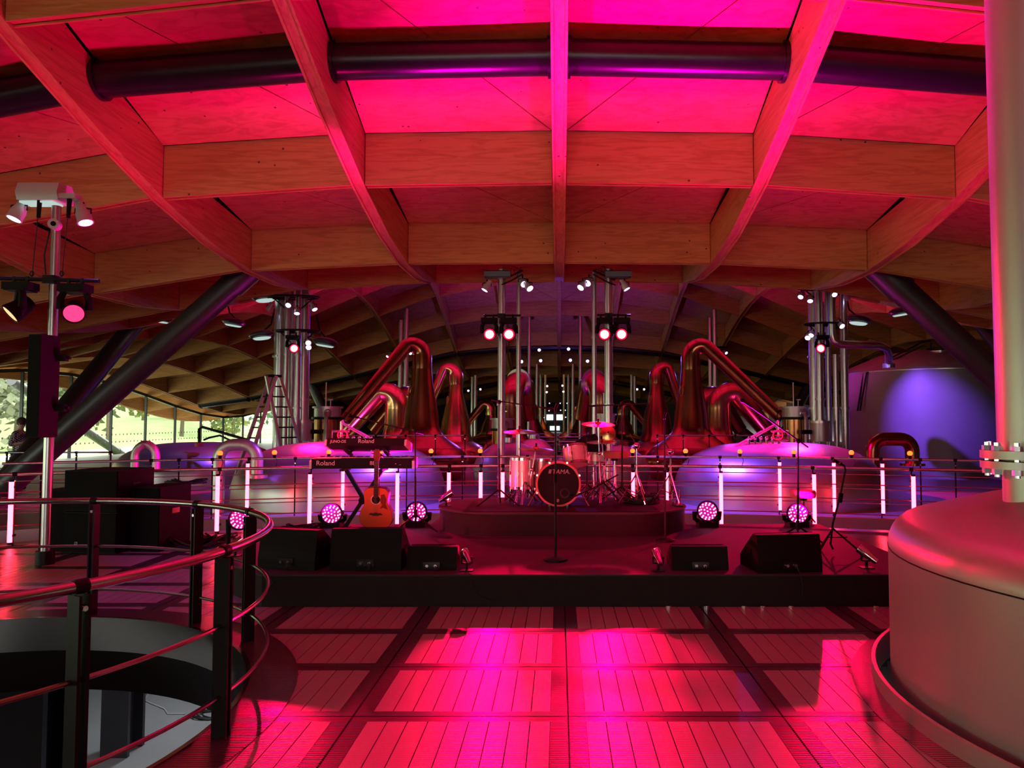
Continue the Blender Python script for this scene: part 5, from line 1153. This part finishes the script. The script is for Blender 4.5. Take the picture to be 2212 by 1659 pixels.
MB().add([(-0.26, 0, zt - 0.12), (-0.05, 0.02, zt + 0.02), (0.12, 0, zt + 0.06), (0.30, 0.02, zt - 0.14), (0.28, 0.02, zt - 0.4), (-0.22, 0, zt - 0.4), (-0.26, 0.04, zt - 0.12), (-0.05, 0.06, zt + 0.02), (0.12, 0.04, zt + 0.06), (0.30, 0.06, zt - 0.14), (0.28, 0.06, zt - 0.4), (-0.22, 0.04, zt - 0.4)], [(0, 1, 2, 3, 4, 5), (11, 10, 9, 8, 7, 6)] + [(k, k + 6, (k + 1) % 6 + 6, (k + 1) % 6) for k in range(6)]).build('drape', 'black', t, smooth=False); MB().cyl((0, 0.03, 0), (0, 0.03, zt), 0.015, n=8).build('pole', 'black_steel', t)
mb = MB(); tripod(mb, (0, 0.03, 0), 0.2, 0.22); mb.build('tripod', 'black_steel', t)

# ---------------------------------------------------------------- keyboards
KD = 9.55
cl, cr_ = P(668, 998, KD), P(893, 998, KD)
def keyboard(label, cx, cy, cz, w, d, h, tilt, name1, tsize, tx, extra, rz):
    t = thing('keyboard', label, 'keyboard', (cx, cy, cz), rz); t.rotation_euler = (tilt, 0, rz)
    MB().box((0, 0, h / 2), (w - 0.05, d, h)).build('case', 'black', t, smooth=False)
    for s in (-1, 1):
        MB().prism([(-d / 2 - 0.004, 0), (d / 2, 0), (d / 2, h * 1.05), (d * 0.1, h * 1.05), (-d / 2 - 0.004, h * 0.8)], -0.014, 0.014).xf(Matrix.Translation((s * (w / 2 - 0.014), 0, 0)) @ Matrix.Rotation(pi / 2, 4, 'Z') @ Matrix.Rotation(pi / 2, 4, 'X')).build('end_cheek', 'white_metal', t, smooth=False)
    text(name1, tsize, 'brand_lettering', 'print_white', t, (tx, -d / 2 - 0.002, h * 0.35), ext=0.001)
    for (s, sz, x) in extra: text(s, sz, 'model_lettering', 'print_white', t, (x, -d / 2 - 0.002, h * 0.38), ext=0.001)
    n = 44 if w > 1.2 else 36; kb = MB()
    for k in range(n): kb.box((-w / 2 + 0.05 + (k + 0.5) * (w - 0.1) / n, d / 2 - 0.075, h + 0.006), ((w - 0.1) / n - 0.002, 0.14, 0.014))
    kb.build('white_keys', 'keywhite', t, smooth=False)['kind'] = 'stuff'
    kb = MB()
    for k in range(n):
        if k % 7 in (0, 1, 3, 4, 5): kb.box((-w / 2 + 0.05 + (k + 1) * (w - 0.1) / n, d / 2 - 0.045, h + 0.016), (0.012, 0.085, 0.014))
    kb.build('black_keys', 'black', t, smooth=False)['kind'] = 'stuff'
    MB().box((0.05, -d * 0.2, h + 0.003), (w * 0.5, d * 0.25, 0.006)).build('control_panel', 'black', t, smooth=False)
    return t
zl = P(780, 1012, KD).z; zu = P(785, 970, KD).z
keyboard('long black keyboard on the lower tier of the stand', (cl.x + cr_.x) / 2, KD + 0.16, zl, cr_.x - cl.x, 0.30, 0.125, 0.0, 'Roland', 0.085, -0.58, (('88', 0.07, 0.1), ('-  ..', 0.06, 0.42)), 0.03)
ul, ur = P(697, 955, KD), P(877, 955, KD)
keyboard('shorter black keyboard tilted on the upper tier of the stand', (ul.x + ur.x) / 2, KD + 0.22, zu, ur.x - ul.x, 0.32, 0.10, -0.28, 'Roland', 0.075, -0.10, (('JUNO-DS', 0.05, -0.46),), -0.03)
kx = (cl.x + cr_.x) / 2; t = thing('keyboard_stand', 'black crossed leg two tier keyboard stand', 'stand', (kx, KD + 0.16, ZS)); H1 = zl - ZS - 0.02; H2 = zu - ZS - 0.03
a1, a2 = P(740, 1140, KD + 0.1).x - kx, P(822, 1140, KD + 0.1).x - kx; b1, b2 = P(738, 1012, KD).x - kx, P(822, 1012, KD).x - kx
for y, nm in ((-0.05, 'crossed_leg'), (0.03, 'crossed_leg')):
    MB().box(((a1 + b2) / 2, y, H1 / 2), (0.045, 0.05, math.hypot(b2 - a1, H1)), ry=math.atan2(b2 - a1, H1)).build('crossed_leg', 'black_steel', t, smooth=False) if y < 0 else MB().box(((a2 + b1) / 2, y, H1 / 2), (0.045, 0.05, math.hypot(b1 - a2, H1)), ry=math.atan2(b1 - a2, H1)).build('crossed_leg', 'black_steel', t, smooth=False)
MB().cyl((0, -0.09, H1 * 0.5), (0, 0.07, H1 * 0.5), 0.05, n=16).build('pivot', 'black', t)
for x, yy in ((b1, 0), (b2, 0)):
    MB().box((x, 0.0, H1), (0.05, 0.34, 0.03)).build('lower_arm', 'black_steel', t, smooth=False)
    MB().cyl((x + 0.02, 0.17, H1 + 0.01), (x + 0.02, 0.17, H2 - 0.02), 0.016, n=10).cyl((x + 0.02, 0.17, (H1 + H2) / 2 + 0.1), (x + 0.02, 0.17, (H1 + H2) / 2 + 0.18), 0.028, n=10).build('upright', 'black_steel', t); MB().box((x + 0.02, 0.06, H2 - 0.02), (0.04, 0.32, 0.03), rx=-0.28).build('upper_arm', 'black_steel', t, smooth=False)
for x in (a1, a2): MB().box((x, 0, 0.015), (0.06, 0.45, 0.03)).build('foot', 'black_steel', t, smooth=False)

# ---------------------------------------------------------------- acoustic guitar
gb = P(811, 1141, 9.05); t = thing('acoustic_guitar', 'red lit acoustic guitar with dark pickguard standing before the keyboards', 'guitar', (gb.x, 9.05, gb.z)); t.rotation_euler = (0.10, 0.03, 0)
L = P(811, 968, 9.05).z - gb.z; bw = 0.20
half = [(0.0, 0.0), (0.10, 0.004), (0.165, 0.03), (0.198, 0.09), (0.20, 0.15), (0.185, 0.21), (0.150, 0.27), (0.138, 0.31), (0.143, 0.36), (0.150, 0.41), (0.145, 0.45), (0.11, 0.485), (0.05, 0.495), (0.0, 0.495)]
out = half + [(-x, z) for x, z in half[-2:0:-1]]; n = len(out)
MB().add([(x, 0.11, z) for x, z in out] + [(x, 0.006, z) for x, z in out], [tuple(range(n)), tuple(range(n, 2 * n))[::-1]] + [(k, (k + 1) % n, n + (k + 1) % n, n + k) for k in range(n)]).build('body', 'rosewood', t)
MB().add([(x * 0.985, 0.006, 0.245 + (z - 0.245) * 0.985) for x, z in out] + [(x * 0.985, 0.0, 0.245 + (z - 0.245) * 0.985) for x, z in out], [tuple(range(n)), tuple(range(n, 2 * n))[::-1]] + [(k, (k + 1) % n, n + (k + 1) % n, n + k) for k in range(n)]).build('soundboard', 'spruce', t)
MB().lathe([(0, 0.003), (0.05, 0.003), (0.05, -0.001), (0, -0.001)], 28, (0, 0, 0.35), (0, 1, 0)).build('sound_hole', 'black', t)
MB().lathe([(0.052, -0.002), (0.062, -0.002), (0.062, 0.002), (0.052, 0.002)], 28, (0, 0, 0.35), (0, 1, 0)).build('rosette', 'keywhite', t)
pg = [(0.052, 0.36), (0.062, 0.41), (0.10, 0.42), (0.125, 0.36), (0.12, 0.30), (0.145, 0.23), (0.09, 0.255), (0.05, 0.24), (0.075, 0.29), (0.052, 0.33)]; n = len(pg)
MB().add([(x, -0.003, z) for x, z in pg] + [(x, 0.001, z) for x, z in pg], [tuple(range(n)), tuple(range(n, 2 * n))[::-1]] + [(k, (k + 1) % n, n + (k + 1) % n, n + k) for k in range(n)]).build('pickguard', 'pickguard', t, smooth=False)
br = [(-0.085, 0.165), (-0.06, 0.19), (-0.03, 0.185), (0, 0.195), (0.03, 0.185), (0.06, 0.19), (0.085, 0.165), (0.05, 0.165), (0.03, 0.155), (-0.03, 0.155), (-0.05, 0.165)]; n = len(br)
MB().add([(x, -0.012, z) for x, z in br] + [(x, 0.001, z) for x, z in br], [tuple(range(n)), tuple(range(n, 2 * n))[::-1]] + [(k, (k + 1) % n, n + (k + 1) % n, n + k) for k in range(n)]).build('bridge', 'rosewood', t, smooth=False)
MB().box((0, -0.004, 0.60), (0.052, 0.018, 0.44)).build('fretboard', 'rosewood', t, smooth=False); MB().cyl((0, 0.02, 0.48), (0, 0.02, 0.83), 0.024, 0.02, n=10).build('neck', 'spruce', t)
fr = MB()
for k in range(14): fr.box((0, -0.014, 0.81 - 0.43 * (1 - 0.944 ** k) / (1 - 0.944 ** 14)), (0.054, 0.004, 0.005))
fr.build('frets', 'chrome', t, smooth=False)['kind'] = 'stuff'
hs = [(-0.026, 0.82), (-0.038, 0.87), (-0.036, L - 0.02), (-0.012, L), (0, L - 0.012), (0.012, L), (0.036, L - 0.02), (0.038, 0.87), (0.026, 0.82)]; n = len(hs)
MB().add([(x, 0.0, z) for x, z in hs] + [(x, 0.018, z) for x, z in hs], [tuple(range(n)), tuple(range(n, 2 * n))[::-1]] + [(k, (k + 1) % n, n + (k + 1) % n, n + k) for k in range(n)]).build('headstock', 'pickguard', t, smooth=False)
for s in (-1, 1):
    for k in range(3): MB().cyl((s * 0.036, 0.009, 0.87 + k * 0.035), (s * 0.06, 0.009, 0.87 + k * 0.035), 0.007, n=8).sphere((s * 0.064, 0.009, 0.87 + k * 0.035), 0.011, 8, 6).build('tuning_peg', 'chrome', t)
stg = MB()
for k in range(6): stg.cyl((-0.022 + k * 0.0088, -0.013, 0.17), (-0.017 + k * 0.0068, -0.018, 0.83), 0.0009, n=4)
stg.build('strings', 'chrome', t)['kind'] = 'stuff'
t = thing('guitar_stand', 'black stand holding the acoustic guitar', 'stand', (gb.x, 9.12, ZS)); zz = gb.z - ZS
MB().cyl((0, 0.1, 0.03), (0, 0.06, 0.70), 0.014, n=10).build('post', 'black_steel', t); MB().tube([(-0.14, -0.09, zz - 0.005), (-0.14, 0.08, zz - 0.01), (0.14, 0.08, zz - 0.01), (0.14, -0.09, zz - 0.005)], 0.010, 8).build('cradle', 'black', t)
for k in range(3): a = 1.57 + k * 2 * pi / 3; MB().tube([(0, 0.1, 0.16), (0.22 * math.cos(a), 0.1 + 0.22 * math.sin(a), 0.012)], 0.010, 6).build('leg', 'black_steel', t)

# ---------------------------------------------------------------- person by the glass wall
pw = (-13.22, 18.3, 0.0); t = thing('person', 'person in a dark checked shirt and blue jeans with forearm raised by the railing', 'person', pw); t.rotation_euler = (0, 0, 0)
def skin(name, verts, edges, rad, m, sub=2):
    me = bpy.data.meshes.new(name); me.from_pydata(verts, edges, []); o = bpy.data.objects.new(name, me); C.objects.link(o); o.parent = t
    me.materials.append(MATS[m]); sk = o.modifiers.new('skin', 'SKIN'); sk.use_smooth_shade = True
    for i, r in enumerate(rad): me.skin_vertices[0].data[i].radius = r if isinstance(r, tuple) else (r, r)
    for i in range(len(verts)): me.skin_vertices[0].data[i].use_root = (i == 0)
    s = o.modifiers.new('sub', 'SUBSURF'); s.levels = sub; s.render_levels = sub; return o
BV = [(0, 0, 0.93), (0, 0, 1.12), (0.0, 0, 1.36), (0.01, 0, 1.46), (0.03, 0, 1.53), (0.05, 0, 1.62), (0.05, 0, 1.70),   # pelvis..head 0-6
      (0, -0.17, 1.38), (-0.08, -0.22, 1.10), (0.18, -0.16, 1.16), (0.25, -0.13, 1.18),   # near arm, forearm raised forward
      (0, 0.17, 1.38), (-0.03, 0.22, 1.10), (0.16, 0.14, 1.08), (0.23, 0.11, 1.09),
      (0, -0.09, 0.86), (0.03, -0.10, 0.48), (-0.02, -0.10, 0.08), (0.13, -0.11, 0.04),
      (0, 0.09, 0.86), (-0.02, 0.10, 0.48), (-0.08, 0.10, 0.08), (0.07, 0.11, 0.04)]
BE = [(0, 1), (1, 2), (2, 3), (3, 4), (4, 5), (5, 6), (2, 7), (7, 8), (8, 9), (9, 10), (2, 11), (11, 12), (12, 13), (13, 14), (0, 15), (15, 16), (16, 17), (17, 18), (0, 19), (19, 20), (20, 21), (21, 22)]
BR = [(0.12, 0.14), (0.10, 0.12), (0.11, 0.15), 0.055, 0.055, (0.095, 0.08), (0.07, 0.06), 0.055, 0.042, 0.034, 0.03, 0.055, 0.042, 0.034, 0.03, 0.085, 0.055, 0.04, 0.035, 0.085, 0.055, 0.04, 0.035]
body = skin('body', BV, BE, BR, 'skin')
for fk, (dy, dz, ln) in enumerate(((-0.02, 0.015, 0.085), (-0.007, 0.018, 0.095), (0.007, 0.018, 0.09), (0.02, 0.012, 0.07))):
    MB().tube([(0.26, -0.13 + dy, 1.18 + dz * 0.6), (0.30, -0.13 + dy, 1.19 + dz), (0.26 + ln, -0.12 + dy, 1.175 + dz)], [0.010, 0.009, 0.007], 6).build('finger', 'skin', t)
MB().tube([(0.24, -0.12, 1.19), (0.27, -0.10, 1.215), (0.31, -0.105, 1.22)], [0.012, 0.010, 0.008], 6).build('thumb', 'skin', t)
SV = [BV[0], BV[1], BV[2], (0.005, 0, 1.45), BV[7], BV[8], (0.02, -0.20, 1.115), BV[11], BV[12], (0.02, 0.19, 1.10), (0, 0, 0.86)]
skin('shirt', SV, [(0, 1), (1, 2), (2, 3), (2, 4), (4, 5), (5, 6), (2, 7), (7, 8), (8, 9), (0, 10)], [(0.145, 0.165), (0.125, 0.145), (0.13, 0.17), 0.07, 0.075, 0.062, 0.055, 0.075, 0.062, 0.055, (0.15, 0.17)], 'shirt')
skin('jeans', [(0, 0, 0.95), BV[15], BV[16], (-0.02, -0.10, 0.12), BV[19], BV[20], (-0.08, 0.10, 0.12)], [(0, 1), (1, 2), (2, 3), (0, 4), (4, 5), (5, 6)], [(0.13, 0.15), 0.10, 0.07, 0.058, 0.10, 0.07, 0.058], 'jeans')
MB().sphere((0.03, 0, 1.67), 0.115, 16, 10, (1, 0.85, 1)).build('hair', 'hair', t)
MB().sphere((0.135, 0, 1.62), 0.016, 8, 6).build('nose', 'skin', t)
for s in (-1, 1):
    MB().sphere((0.125, s * 0.03, 1.645), 0.010, 8, 6).build('eye', 'hair', t); MB().sphere((0.04, s * 0.088, 1.62), 0.022, 8, 6, (1, 0.5, 1.3)).build('ear', 'skin', t)
for x, y in ((0.05, -0.105), (-0.01, 0.105)): MB().sphere((x, y, 0.05), 0.11, 12, 8, (1.2, 0.5, 0.5)).build('shoe', 'black', t)
